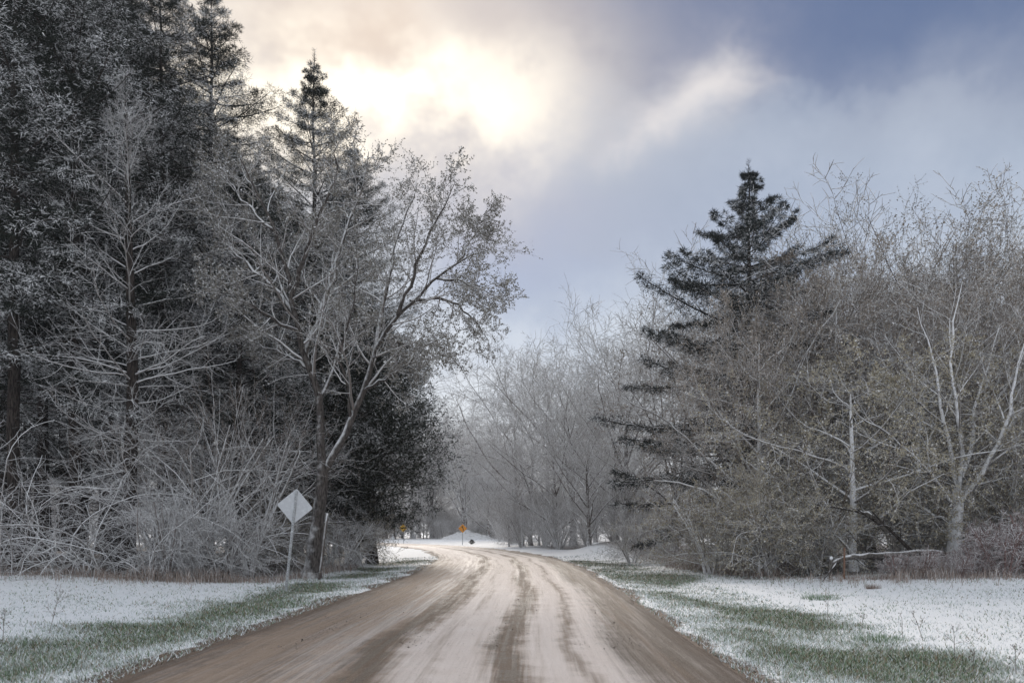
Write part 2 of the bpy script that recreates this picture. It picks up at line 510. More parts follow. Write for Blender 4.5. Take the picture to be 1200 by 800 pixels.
# ------------------------------------------------------------------ dirt road
rs = axis_pts([(0, 44, 3, 0.5), (44, 90, 0.25, 0.4), (90, RS[-1], 0.5, 4)])
ru = np.linspace(-HALF - 0.35, HALF + 0.35, 86)
cx = np.interp(rs, RS, RL[:, 0]); cy = np.interp(rs, RS, RL[:, 1])
tx = np.interp(rs, RS, RT[:, 0]); ty = np.interp(rs, RS, RT[:, 1])
tl = np.hypot(tx, ty); tx /= tl; ty /= tl
U_, S_ = np.meshgrid(ru, rs)
RX = cx[:, None] + ty[:, None] * U_; RY = cy[:, None] - tx[:, None] * U_
wob = 0.5 * (fbm(S_, U_, 0.11, 2) - 0.5)
rut = sum(a * np.exp(-((U_ - wob - c) / s_) ** 2) for c, s_, a in ((-2.35, 0.26, 0.016), (-0.72, 0.24, 0.014), (0.85, 0.28, 0.018), (2.5, 0.24, 0.022), (-1.5, 0.2, 0.008), (1.9, 0.15, 0.008)))
RZ = 0.075 * (1 - (U_ / HALF) ** 2) - rut + 0.022 * (fbm(U_ * 5, S_ * 1.2, 0.5, 4) - 0.5) + 0.012 * (fbm(RX, RY, 4.0, 2) - 0.5)
ragg = 0.75 * (fbm(RX, RY, 0.55, 4) - 0.5)
RZ = RZ - 0.12 * ss(np.abs(U_) + ragg, HALF - 0.1, HALF + 0.32) + 0.03 * np.exp(-((np.abs(U_) - HALF + 0.35) / 0.22) ** 2)
jj = np.arange(RX.size).reshape(RX.shape)
rf = np.stack([jj[:-1, :-1], jj[:-1, 1:], jj[1:, 1:], jj[1:, :-1]], -1).reshape(-1, 4)
m, t, b = principled('frosted_dirt', 0.5, 0.15)
u = t.attr('across'); v = t.attr('down_road')
geo = t.node('ShaderNodeNewGeometry'); pos = geo.outputs['Position']
sv = t.comb(t.mul(u, 2.6), t.mul(v, 0.10), 0.0)
st1 = t.noise(sv, 1.0, 5, 0.6)
st2 = t.noise(t.comb(t.mul(u, 7.0), t.mul(v, 0.16), 3.0), 1.0, 4, 0.6)
st3 = t.noise(t.comb(t.mul(u, 19.0), t.mul(v, 0.35), 5.0), 1.0, 3, 0.6)
cross = t.noise(t.comb(t.mul(u, 0.9), t.mul(v, 2.2), 7.0), 1.0, 5, 0.65)
pn = t.noise(pos, 1.3, 4, 0.6); fn = t.noise(pos, 17, 5, 0.72); gn = t.noise(pos, 48, 3, 0.65)
uw = t.add(u, t.mad(t.sub(pn, 0.5), 0.45, t.mul(t.sub(t.noise(t.comb(0.0, t.mul(v, 0.09), 0.0), 1.0, 2), 0.5), 1.1)))
# frost cover across the road: thin on the worn left lane and the right shoulder
near = t.sstep(v, 62, 100)
lf = t.sstep(uw, t.m('MULTIPLY_ADD', near, -1.8, -2.6), t.m('MULTIPLY_ADD', near, -2.2, -0.05))
rfc = t.sstep(uw, 1.95, 2.75, 1.0, 0.0)
frost = t.mul(lf, rfc)
def trk(c, s_):
    d_ = t.m('DIVIDE', t.sub(uw, c), s_)
    return t.m('EXPONENT', t.mul(t.mul(d_, d_), -1.0))
tracks = t.add(t.add(t.mul(trk(0.85, 0.28), 1.25), t.mul(trk(-0.85, 0.34), 1.1)), t.mul(trk(1.75, 0.14), 0.7))
tracks = t.mul(t.add(tracks, t.mul(trk(-0.1, 0.12), 0.35)), t.sstep(st1, 0.25, 0.5))
frost = t.sub(frost, tracks)
frost = t.mad(t.sub(st2, 0.5), 1.2, t.mad(t.sub(fn, 0.5), 0.45, t.mad(t.sub(cross, 0.5), 0.12, frost)))
ff = t.sstep(t.mad(t.sub(st3, 0.5), 0.9, frost), -0.15, 1.1)
dirt = t.mix(st1, (0.20, 0.142, 0.104), (0.38, 0.288, 0.222))
dirt = t.mix(t.sstep(st3, 0.4, 0.7), dirt, (0.31, 0.23, 0.175))
dirt = t.mix(t.m('MINIMUM', t.mul(tracks, 0.8), 0.85), dirt, (0.095, 0.061, 0.041))
wet = t.m('MAXIMUM', t.mul(t.add(trk(2.45, 0.34), t.mul(trk(3.25, 0.34), 0.8)), t.sstep(t.mad(t.sub(st3, 0.5), 0.6, st1), 0.25, 0.5)),
          t.mul(t.add(t.add(trk(-1.3, 1.0), trk(0.85, 0.34)), t.mul(trk(-3.2, 0.5), 0.7)), t.sstep(t.mad(cross, 0.45, st2), 0.68, 0.78)))
wet = t.m('MINIMUM', wet, 1.0)
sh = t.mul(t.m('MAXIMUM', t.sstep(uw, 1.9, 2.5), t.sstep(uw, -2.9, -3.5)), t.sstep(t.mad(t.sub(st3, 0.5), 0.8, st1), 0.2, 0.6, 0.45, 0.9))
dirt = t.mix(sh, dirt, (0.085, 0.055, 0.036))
dirt = t.mix(t.mul(wet, 0.85), dirt, (0.062, 0.042, 0.030))
frc = t.mix(pn, (0.66, 0.565, 0.525), (0.78, 0.71, 0.685))
colr = t.mix(t.mul(ff, 0.92), dirt, frc)
colr = t.mix(t.mul(t.sstep(gn, 0.60, 0.68), 0.65), colr, (0.075, 0.054, 0.04))
colr = t.mix(t.mul(t.sstep(gn, 0.40, 0.33), 0.35), colr, (0.62, 0.55, 0.51))
t.put(b.inputs['Base Color'], colr)
t.put(b.inputs['Roughness'], t.mad(wet, -0.2, t.mad(fn, 0.3, 0.46)))
bp = t.node('ShaderNodeBump'); bp.inputs['Strength'].default_value = 0.9; bp.inputs['Distance'].default_value = 0.05
t.put(bp.inputs['Height'], t.add(t.mul(fn, 0.8), t.add(t.mul(st2, 0.8), t.mul(gn, 0.3)))); t.put(b.inputs['Normal'], bp.outputs[0])
road = link('dirt_road', build('dirt_road', np.stack([RX, RY, RZ], -1), [rf], m, True, vattr={'across': U_.ravel(), 'down_road': S_.ravel()}))
tag(road, 'frosted dirt road with tyre tracks curving away behind the trees', 'road', kind='structure')

# ------------------------------------------------------------------ grass, clods
rng = np.random.default_rng(11)
def scatter(n, x0, x1, y0, y1, p):
    Y = 1 / (1 / y1 + rng.random(n) * (1 / y0 - 1 / y1))
    X = rng.uniform(x0, x1, n)
    d = road_dist(X, Y); k = rng.random(n) < p(X, Y, d)
    return X[k], Y[k], d[k]
gX, gY, gD = scatter(900000, -20, 20, 8.5, 58, lambda X, Y, d: np.where(np.abs(d) > HALF - 0.05, np.clip(grass_mask(X, Y, d) * 1.25 - 0.02, 0, 1), 0) * np.where(np.abs(X) < Y * 0.68 + 1.5, 1, 0))
n = len(gX); gZ = ground_h(gX, gY, gD)
tan_ = rng.random(n) < 0.3
hgt = rng.uniform(0.02, 0.075, n) * (0.75 + 0.6 * fbm(gX, gY, 0.8, 2)); wdt = 0.005 + 0.00042 * gY
az_ = rng.uniform(0, 6.283, n); lean = rng.uniform(0.2, 1.8, n) * hgt
bx = np.stack([np.cos(az_ + 1.57), np.sin(az_ + 1.57), np.zeros(n)], 1) * wdt[:, None]
base = np.stack([gX, gY, gZ - 0.01], 1)
tip = base + np.stack([np.cos(az_) * lean, np.sin(az_) * lean, hgt], 1)
GV = np.stack([base - bx, base + bx, tip], 1).reshape(-1, 3)
gmv = grass_mask(gX, gY, gD)
sn = np.clip(rng.random(n) * 1.6 - 0.8 * ss(gmv, 0.35, 1.0), 0, 1) * 0.95
grass = link('grass', build('grass', GV, [np.arange(3 * n).reshape(-1, 3)], M['grass'], fattr={'snow': sn, 'tone': rng.random(n), 'dry': tan_.astype(float)}))
tag(grass, 'short frosted grass on the road verges', 'grass', kind='stuff')
# taller green tufts
def gravel():
    n = 13000
    s = 45 + 1 / (1 / 40 + rng.random(n) * (1 / 7.0 - 1 / 40))
    side = np.where(rng.random(n) < 0.5, -1, 1)
    off = np.where(rng.random(n) < 0.7, side * (HALF - rng.exponential(0.45, n) + 0.25), rng.uniform(-HALF, HALF, n))
    x = np.interp(s, RS, RL[:, 0]) + np.interp(s, RS, RT[:, 1]) * off; y = np.interp(s, RS, RL[:, 1]) - np.interp(s, RS, RT[:, 0]) * off
    r = rng.uniform(0.003, 0.009, n) * (1 + (rng.random(n) < 0.04) * 1.1)
    base_v = np.array([(1, 0, 0), (0, 1, 0), (-1, 0, 0), (0, -1, 0), (0, 0, 0.8), (0, 0, -0.6)], float)
    fc = np.array([(0, 1, 4), (1, 2, 4), (2, 3, 4), (3, 0, 4), (1, 0, 5), (2, 1, 5), (3, 2, 5), (0, 3, 5)])
    V = base_v[None] * r[:, None, None] * rng.uniform(0.6, 1.5, (n, 1, 3)) + rng.normal(0, 0.2, (n, 6, 3)) * r[:, None, None]
    z = 0.075 * (1 - (off / HALF) ** 2) + r * 0.1 - 0.008
    V += np.stack([x, y, z], 1)[:, None, :]
    F = (fc[None] + (np.arange(n) * 6)[:, None, None]).reshape(-1, 3)
    m, t, b = principled('clods', 0.85, 0.2)
    t.put(b.inputs['Base Color'], t.mix(t.attr('tone'), (0.05, 0.038, 0.03), (0.42, 0.35, 0.31)))
    o = link('gravel', build('gravel', V, [F], m, fattr={'tone': np.repeat(rng.random(n), 8)}))
    tag(o, 'loose dirt clods and pebbles on the road', 'gravel', kind='stuff')
gravel()
# ================================================================== TREES
def polyline(pts, n):
    pts = np.asarray(pts, float)
    c = catmull(pts, 10)
    s = np.concatenate([[0], np.cumsum(np.linalg.norm(np.diff(c, axis=0), axis=1))])
    q = np.linspace(0, s[-1], n)
    return np.stack([np.interp(q, s, c[:, k]) for k in range(3)], 1)

def trunk_mesh(P, r0, r1, k=12, flare=0.5, power=0.8, rng=None):
    K = len(P); t = np.linspace(0, 1, K)
    H = np.linalg.norm(P[-1] - P[0])
    rad = r0 * (1 - t) ** power + r1
    rad = rad * (1 + flare * np.exp(-t * H / 0.35))
    V, F = tubes(P[None], rad[None], k)
    if rng is not None:
        V = V + rng.normal(0, 1, V.shape) * np.repeat(rad, k)[:, None] * 0.035
    return V, F, rad

def assemble(name, trunk, crown_twigs=None, foliage=None, mt=None, mw=None, mf=None, fattr=None):
    """Dictionary of part meshes."""
    d = {'trunk': build(name + '_trunk', *merge(trunk), mt, True)}
    if crown_twigs:
        d['branches'] = build(name + '_branches', *merge(crown_twigs), mw, True)
    if foliage:
        V, F = merge([(v, [f]) for v, f, *_ in foliage])
        fa = {'snow': np.concatenate([x[2] for x in foliage]), 'tone': np.concatenate([x[3] for x in foliage])}
        d['crown'] = build(name + '_crown', V, F, mf, False, fattr=fa)
    return d

def plant(meshes, name, label, cat, loc, rz=0.0, sc=1.0, group=None, tilt=None):
    o = thing(name, label, cat, loc, rz, sc, group)
    if tilt: o.rotation_euler = (tilt[0], tilt[1], rz)
    if 'crown' not in meshes and 'branches' in meshes:
        for k, me in meshes.items(): link({'branches': 'crown'}.get(k, k), me, o)
    else:
        for k, me in meshes.items(): link(k, me, o)
    return o

def gz(x, y):
    return float(ground_h(np.array([x]), np.array([y]))[0])

def at(px, Y, base=None):
    """Ground position under photo column px at distance Y."""
    v = pt(px, 622, Y)
    return (float(v[0]), Y, gz(v[0], Y) - 0.06)

# ---------------------------------------------------------------- conifers
def spruce(name, seed, H, r_low, bare, nb=160, snow=0.42, power=5.5, droop=0.16, needles=12, n2=24, n3=4, mat='spruce', upturn=0.14, ang_top=55, ang_low=96, nlen=0.20, nw=0.036, tr=0.24, hang=0.0, l2=0.34):
    rng = np.random.default_rng(seed)
    K = 16
    z = np.linspace(0, H, K)
    P = np.stack([np.cumsum(rng.normal(0, 0.035, K)), np.cumsum(rng.normal(0, 0.035, K)), z], 1); P[0, :2] = 0
    tv, tf, trad = trunk_mesh(P, tr, 0.012, 10, 0.45, 0.9, rng)
    # main branches
    nw_ = nb // 5; wt_ = 1 - (1 - (np.arange(nw_) + 0.5) / nw_) ** 1.2
    t = np.clip(bare + (0.975 - bare) * np.repeat(wt_, 5) + rng.normal(0, 0.09 / H, nw_ * 5) * 1.4, bare, 0.98); nb = len(t)
    pos, T, i, w_ = along(P[None], t[None]); pos = pos[0]
    phi = np.arange(nb) * (6.283 / 5) + np.repeat(rng.random(nw_) * 6.283, 5) + rng.normal(0, 0.22, nb)
    s = (t - bare) / (1 - bare)
    ang = R(ang_low) * (1 - s) + R(ang_top) * s + rng.normal(0, R(6), nb)
    ln = r_low * (1 - np.exp(-(1 - t) * H / power)) * rng.uniform(0.68, 1.12, nb) + 0.18
    ln *= np.where(s < 0.08, 0.75, 1.0) * np.clip(0.42 + (1 - t) * H / 9, 0, 1)
    D = np.stack([np.cos(phi) * np.sin(ang), np.sin(phi) * np.sin(ang), np.cos(ang)], 1)
    Kb = 7
    B = np.empty((nb, Kb, 3)); B[:, 0] = pos
    for k in range(1, Kb):
        B[:, k] = B[:, k - 1] + D * (ln / (Kb - 1))[:, None]
        q = k / (Kb - 1)
        D = nrm(D + rng.normal(0, 0.06, (nb, 3)) + np.array([0, 0, 1.0]) * (-droop * (1 - q) * (1.1 - s)[:, None] + upturn * q))
    br = np.clip(0.010 + 0.011 * ln, 0.012, 0.09)[:, None] * np.linspace(1, 0.2, Kb)[None]
    bv, bf = tubes(B, br, 4)
    def az_side(rng, N, n):
        return np.where((np.arange(n)[None] % 2) == 0, 0.0, math.pi) + rng.normal(0, 0.2, (N, n))
    P2, R2 = spawn(rng, B, br, n2, 0.12, 1.0, 52, 11, l2, 0.35, 4, 0.5, 0.3, trop=0.02, jit=0.10, prof=lambda q, t: 1.15 - 0.75 * q, droop=0.10 + hang, azi=az_side, rmin=0.004, lmin=0.10)
    kp = rng.random(len(P2)) < np.repeat(np.clip(ln / (r_low * 0.55), 0.12, 1), n2)
    P2, R2 = P2[kp], R2[kp]
    P3, R3 = spawn(rng, P2, R2, n3, 0.15, 1.0, 45, 14, 0.5, 0.4, 3, 0.6, 0.5, jit=0.10, prof=lambda q, t: 1.1 - 0.55 * q, droop=0.08 + hang, rmin=0.003, lmin=0.07, flat=0.55)
    fol = []
    lead = np.stack([P[-2] * 0.3 + P[-1] * 0.7, P[-2] * 0.1 + P[-1] * 0.9, P[-1], P[-1] + (0, 0, 0.4)])[None]
    bv, bf = merge([(bv, bf), tubes(lead, np.array([[0.03, 0.022, 0.014, 0.006]]), 4)])
    for PP, nn, nk in ((B[:, 1:], int(needles * 2.2), 0.9), (P2, needles + 2, 1.0), (P3, needles - 2, 1.0), (lead, 70, 0.9)):
        V, F, tw, dz = tri_blades(rng, PP, nn, nlen * nk, 0.35, nw, 0.75, upb=0.1, zf=0.45)
        ts = rng.random(len(PP))
        c3 = V[F[:, 0]]
        clump = fbm(c3[:, 0] + c3[:, 2] * 0.7, c3[:, 1] - c3[:, 2] * 0.9, 0.9, 3)
        sc_ = np.clip((ts[tw] < snow * ss(clump, 0.38, 0.60)) * rng.uniform(0.8, 1.0, len(F)), 0, 1)
        fol.append((V, F, sc_, rng.random(len(F))))
    # dead stubs on the bare stem
    trunk = [(tv, tf), (bv, bf)]
    if bare > 0.12:
        nd = 34
        td = rng.uniform(0.05, bare, nd); pd, _, _, _ = along(P[None], td[None]); pd = pd[0]
        ph = rng.random(nd) * 6.283; l = rng.uniform(0.5, 1.9, nd)
        Dd = np.stack([np.cos(ph), np.sin(ph), rng.uniform(-0.45, 0.25, nd)], 1)
        Q = np.stack([pd, pd + Dd * l[:, None] * 0.5 + rng.normal(0, 0.06, (nd, 3)), pd + Dd * l[:, None] + rng.normal(0, 0.1, (nd, 3)) - np.array([0, 0, 0.1])], 1)
        dr = np.full((nd, 1), 0.02) * np.array([[1, 0.7, 0.3]])
        trunk.append(tubes(Q, dr, 4))
        Q2, q2r = spawn(rng, Q, dr, 4, 0.3, 1, 50, 12, 0.4, 0.4, 3, 0.5, 0.4, jit=0.15)
        trunk.append(tubes(Q2, q2r, 3))
    return assemble(name, trunk, None, fol, M['bark_dark'], None, M[mat])

SPR = [spruce('stand_spruce_a', 21, 27, 4.4, 0.22, nb=130, snow=1.0, hang=0.06, droop=0.2),
       spruce('stand_spruce_b', 22, 27, 4.0, 0.28, nb=120, snow=1.0, hang=0.06, droop=0.24),
       spruce('stand_spruce_c', 23, 25, 4.5, 0.14, nb=135, snow=1.0, hang=0.06, droop=0.2)]

def dist_top(py, Y):
    return float(pt(600, py, Y)[2])

stand = [  # column, distance, proto, top row in the photo, label
    (22, 30.5, 1, -220, 'tall dark spruce nearest the photo\'s left edge, trunk bare low down'),
    (92, 32.0, 0, -190, 'tall snow-dusted spruce second from the left edge, just left of the bare larch'),
    (-50, 31.0, 0, -200, 'spruce cut by the left edge of the photo'),
    (56, 37.0, 1, -150, 'straight spruce trunk in the shade between the two front spruces'),
    (128, 38.5, 2, -90, 'thick crowned spruce rising behind the top of the bare larch'),
    (185, 36.5, 1, -60, 'tall spruce directly behind the bare larch, its tip above the frame'),
    (243, 38.5, 0, -12, 'spruce whose pointed top just reaches the upper edge of the photo'),
    (300, 46.0, 1, 185, 'spruce in the gap between the two pointed spruce tops'),
    (366, 43.0, 2, 66, 'spruce with the warm lit pointed top beside the glowing cloud'),
    (416, 46.0, 0, 168, 'shorter dark spruce stepping down to the right behind the roadside maple'),
    (8, 43.0, 2, -120, 'spruce deep in the stand at the left edge'),
    (208, 46.0, 2, 120, 'spruce behind the pointed one, deep in the stand'),
    (330, 50.0, 0, 215, 'spruce far back behind the forked maple crown'),
    (150, 50.0, 1, -20, 'spruce hidden deep behind the bare larch'),
    (95, 48.0, 0, -60, 'spruce deep in the stand showing only trunk and upper crown'),
    (280, 36.0, 2, 190, 'shorter spruce filling the gap right of the bare larch'),
    (45, 54.0, 2, -20, 'spruce at the back of the stand near the left edge'),
    (270, 56.0, 1, 150, 'spruce at the back of the stand behind the sign'),
    (-20, 38.0, 2, -150, 'spruce behind the edge-cut one'),
    (120, 58.0, 2, 10, 'spruce farthest back in the stand'),
    (395, 56.0, 1, 220, 'spruce at the back of the stand above the cedars'),
    (30, 60.0, 0, 10, 'half hidden spruce trunk at the back of the left stand'),
    (75, 64.0, 2, 30, 'half hidden spruce trunk at the back of the left stand'),
    (140, 45.0, 0, -40, 'half hidden spruce trunk at the back of the left stand'),
    (200, 62.0, 1, 70, 'half hidden spruce trunk at the back of the left stand'),
    (240, 66.0, 2, 110, 'half hidden spruce trunk at the back of the left stand'),
    (310, 62.0, 0, 210, 'half hidden spruce trunk at the back of the left stand'),
    (-5, 52.0, 1, -60, 'half hidden spruce trunk at the back of the left stand'),
    (350, 60.0, 2, 230, 'half hidden spruce trunk at the back of the left stand'),
]
for k, (px, Y, pr, top, lab) in enumerate(stand):
    s = dist_top(top, Y) / (27, 27, 25)[pr]
    plant(SPR[pr], 'spruce_tree', lab, 'tree', at(px, Y), rz=k * 1.7 + 0.4, sc=(0.5 + 0.5 * s, 0.5 + 0.5 * s, s), group='spruces at the back of the left stand' if lab.startswith('half') else 'spruce stand beside the road')

# wide roadside spruce on the far side
SPW = spruce('wide_spruce', 31, 19.4, 9.0, 0.10, nb=115, snow=0.6, power=9.0, droop=0.13, needles=11, n2=42, n3=5, l2=0.16, mat='spruce_blue', upturn=0.14, ang_top=66, ang_low=90, nlen=0.24, nw=0.05, tr=0.30, hang=0.3)
plant(SPW, 'spruce_tree', 'dark wide-skirted spruce towering over the bare trees on the right', 'tree', at(872, 42), rz=0.3)

# cedar: dense dark rounded cone
def cedar(name, seed, H, rad, z_low, snow=0.32):
    rng = np.random.default_rng(seed)
    K = 12
    P = np.stack([np.cumsum(rng.normal(0, 0.04, K)), np.cumsum(rng.normal(0, 0.04, K)), np.linspace(0, H, K)], 1); P[0, :2] = 0
    tv, tf, _ = trunk_mesh(P, 0.26, 0.015, 10, 0.4, 0.9, rng)
    nb = 190
    t = z_low + (0.985 - z_low) * rng.random(nb)
    pos = along(P[None], t[None])[0][0]
    s = (t - z_low) / (1 - z_low)
    phi = np.arange(nb) * 2.39996 + rng.normal(0, 0.3, nb)
    prof = np.where(s < 0.28, 0.28 + 0.72 * (s / 0.28) ** 0.8, (1 - (s - 0.28) / 0.72) ** 0.72)
    ln = rad * prof * rng.uniform(0.78, 1.12, nb) + 0.2
    ang = R(84) * (1 - s) + R(38) * s + rng.normal(0, R(7), nb)
    D = np.stack([np.cos(phi) * np.sin(ang), np.sin(phi) * np.sin(ang), np.cos(ang)], 1)
    Kb = 6
    B = np.empty((nb, Kb, 3)); B[:, 0] = pos
    for k in range(1, Kb):
        B[:, k] = B[:, k - 1] + D * (ln / (Kb - 1))[:, None]
        D = nrm(D + rng.normal(0, 0.09, (nb, 3)) + np.array([0, 0, 1.0]) * (-0.10 * (1 - k / 5) + 0.16 * k / 5))
    br = np.clip(0.012 + 0.008 * ln, 0.012, 0.06)[:, None] * np.linspace(1, 0.2, Kb)[None]
    P2, R2 = spawn(rng, B, br, 14, 0.2, 1.0, 48, 14, 0.38, 0.35, 4, 0.5, 0.3, jit=0.14, prof=lambda q, t: 1.1 - 0.5 * q, trop=0.1)
    P3, R3 = spawn(rng, P2, R2, 5, 0.15, 1.0, 42, 14, 0.55, 0.4, 3, 0.6, 0.5, jit=0.14, lmin=0.10)
    fol = []
    for PP, nn in ((P2, 9), (P3, 7)):
        V, F, tw, dz = tri_blades(rng, PP, nn, 0.23, 0.35, 0.075, 0.9, upb=0.2)
        ts = rng.random(len(PP))
        sc_ = np.clip((ts[tw] < snow) * rng.uniform(0.5, 1.0, len(F)) * (0.4 + 0.6 * (dz > 0)), 0, 1)
        fol.append((V, F, sc_, rng.random(len(F))))
    return assemble(name, [(tv, tf), tubes(B, br, 4)], None, fol, M['bark_dark'], None, M['cedar'])
CED = cedar('cedar', 41, 13.0, 4.7, 0.125)
plant(CED, 'cedar_tree', 'dense dark green cedar at the bend behind the roadside maple', 'tree', at(436, 45.5), rz=0.5)
plant(CED, 'cedar_tree', 'dark cedar half hidden behind the roadside maple trunk', 'tree', at(372, 44.0), rz=2.5, sc=(0.8, 0.8, 0.95))

# ---------------------------------------------------------------- broadleaf trees
def taper_tubes(P, r0, r1, k):
    rad = r0 + (r1 - r0) * np.linspace(0, 1, len(P))
    return P[None], rad[None]

def bud_foliage(rng, sets, ln, wd, snow, quad=True):
    fol = []
    for PP, nn in sets:
        V, F, tw, dz = (blades if quad else tri_blades)(rng, PP, nn, ln, 0.4, wd, 0.6)
        ts = rng.random(len(PP))
        s = np.clip((rng.random(len(F)) < snow) * rng.uniform(0.3, 0.95, len(F)) * (0.7 + 0.4 * (dz > 0)), 0, 1)
        fol.append((V, F, s, np.clip(ts[tw] * 0.6 + rng.random(len(F)) * 0.4, 0, 1)))
    return fol

def roadside_maple():
    rng = np.random.default_rng(51)
    Y0 = 32.0
    def L(pts, n=12):
        return polyline([pt(x, y, Y0 + dy) for x, y, dy in pts], n)
    org = np.array(at(365, Y0))
    trunk = polyline([org] + [pt(x, y, Y0 + dy) for x, y, dy in ((367, 655, 0), (371, 620, 0), (376, 580, 0), (378, 545, 0))], 12)
    limbs = [  # polyline, base radius, tip radius
        (L([(378, 548, 0), (375, 500, 0), (371, 465, -.1), (360, 425, -.2), (346, 370, -.4), (338, 325, -.5), (322, 270, -.9), (300, 222, -1.2), (282, 186, -1.5)], 16), .17, .025),
        (L([(378, 555, 0), (392, 528, .1), (408, 500, .2), (424, 462, .3), (440, 418, .4), (458, 378, .3), (481, 353, 0), (512, 326, -.5), (545, 303, -1), (576, 292, -1.3)], 18), .155, .02),
    ]
    sec = [
        ([(357, 415, -.2), (372, 375, .5), (392, 325, 1.1), (402, 278, 1.6), (424, 222, 2.1), (432, 178, 2.4)], .12, .015),
        ([(341, 345, -.5), (356, 300, -.9), (372, 255, -1.5), (392, 205, -2.2), (398, 165, -2.6)], .11, .015),
        ([(345, 368, -.4), (318, 335, -.2), (290, 310, .5), (258, 272, 1.2), (238, 240, 1.8)], .10, .015),
        ([(352, 395, -.3), (318, 372, -1), (282, 352, -2), (246, 332, -2.8)], .08, .012),
        ([(438, 420, .4), (446, 372, 1.0), (459, 312, 1.6), (472, 258, 2.1), (489, 216, 2.4)], .12, .015),
        ([(466, 370, .2), (484, 318, -.3), (505, 272, -1.0), (526, 232, -1.6), (533, 214, -1.8)], .09, .012),
        ([(481, 353, 0), (511, 350, .6), (536, 358, 1.3), (559, 378, 1.9), (572, 398, 2.2)], .08, .012),
        ([(512, 326, -.5), (540, 330, -1.3), (565, 338, -2), (584, 352, -2.4)], .06, .010),
        ([(425, 460, .3), (452, 442, -.4), (477, 428, -1.0), (498, 406, -1.6), (512, 398, -1.9)], .07, .010),
        ([(412, 492, .2), (404, 446, -.5), (402, 402, -1.2), (414, 352, -2.0), (420, 305, -2.5)], .08, .012),
        ([(362, 432, -.2), (340, 418, .6), (306, 404, 1.4), (276, 396, 2.0)], .07, .010),
        ([(322, 270, -.9), (300, 252, -.5), (270, 215, .2), (252, 178, .6)], .07, .010),
        ([(536, 308, -.8), (555, 276, -.4), (564, 252, 0)], .05, .010),
        ([(450, 395, .4), (473, 402, 1.3), (505, 416, 2.2), (530, 418, 2.8)], .07, .010),
        ([(372, 470, -.1), (392, 432, .8), (398, 382, 1.8), (382, 330, 2.6), (376, 280, 3.0)], .08, .012),
    ]
    for p, a, b_ in sec: limbs.append((L(p, 14), a, b_))
    tr = trunk - org
    tv, tf, _ = trunk_mesh(tr, 0.08, 0.20, 16, 0.55, 0.9, rng)
    big, P1s, R1s = [(tv, tf)], [], []
    for p, a, b_ in limbs:
        p = p - org
        p[1:-1] += rng.normal(0, 0.05, p[1:-1].shape)
        P1 = polyline(p, 14)[None]; R1 = np.linspace(a, b_, 14)[None]
        big.append(tubes(P1, R1, 9 if a > .15 else 6)); P1s.append(P1); R1s.append(R1)
    P1 = np.concatenate(P1s); R1 = np.concatenate(R1s)
    P2, R2 = spawn(rng, P1, R1, 15, 0.22, 1.0, 46, 12, 0.27, 0.4, 7, 0.5, 0.25, trop=0.10, jit=0.13, prof=lambda q, t: 1.15 - 0.55 * q, rmin=0.010, lmin=0.9)
    P3, R3 = spawn(rng, P2, R2, 8, 0.15, 1.0, 44, 14, 0.46, 0.4, 5, 0.5, 0.3, trop=0.08, jit=0.14, prof=lambda q, t: 1.1 - 0.5 * q, rmin=0.006, lmin=0.35)
    P4, R4 = spawn(rng, P3, R3, 4, 0.2, 1.0, 42, 14, 0.5, 0.4, 3, 0.6, 0.4, trop=0.06, jit=0.15, rmin=0.0045, lmin=0.2)
    tw = [tubes(P2, R2, 4), tubes(P3, R3, 3), tubes(P4, R4, 3)]
    fol = bud_foliage(rng, ((P3[:, 1:], 4), (P4, 6)), 0.078, 0.042, 0.65)
    d = assemble('maple', big, tw, fol, M['bark_maple'], M['twig_frost'], M['bud_grey'])
    o = plant(d, 'maple_tree', 'forked roadside maple with frosted buds leaning over the road beside the grey sign', 'tree', tuple(org))
roadside_maple()

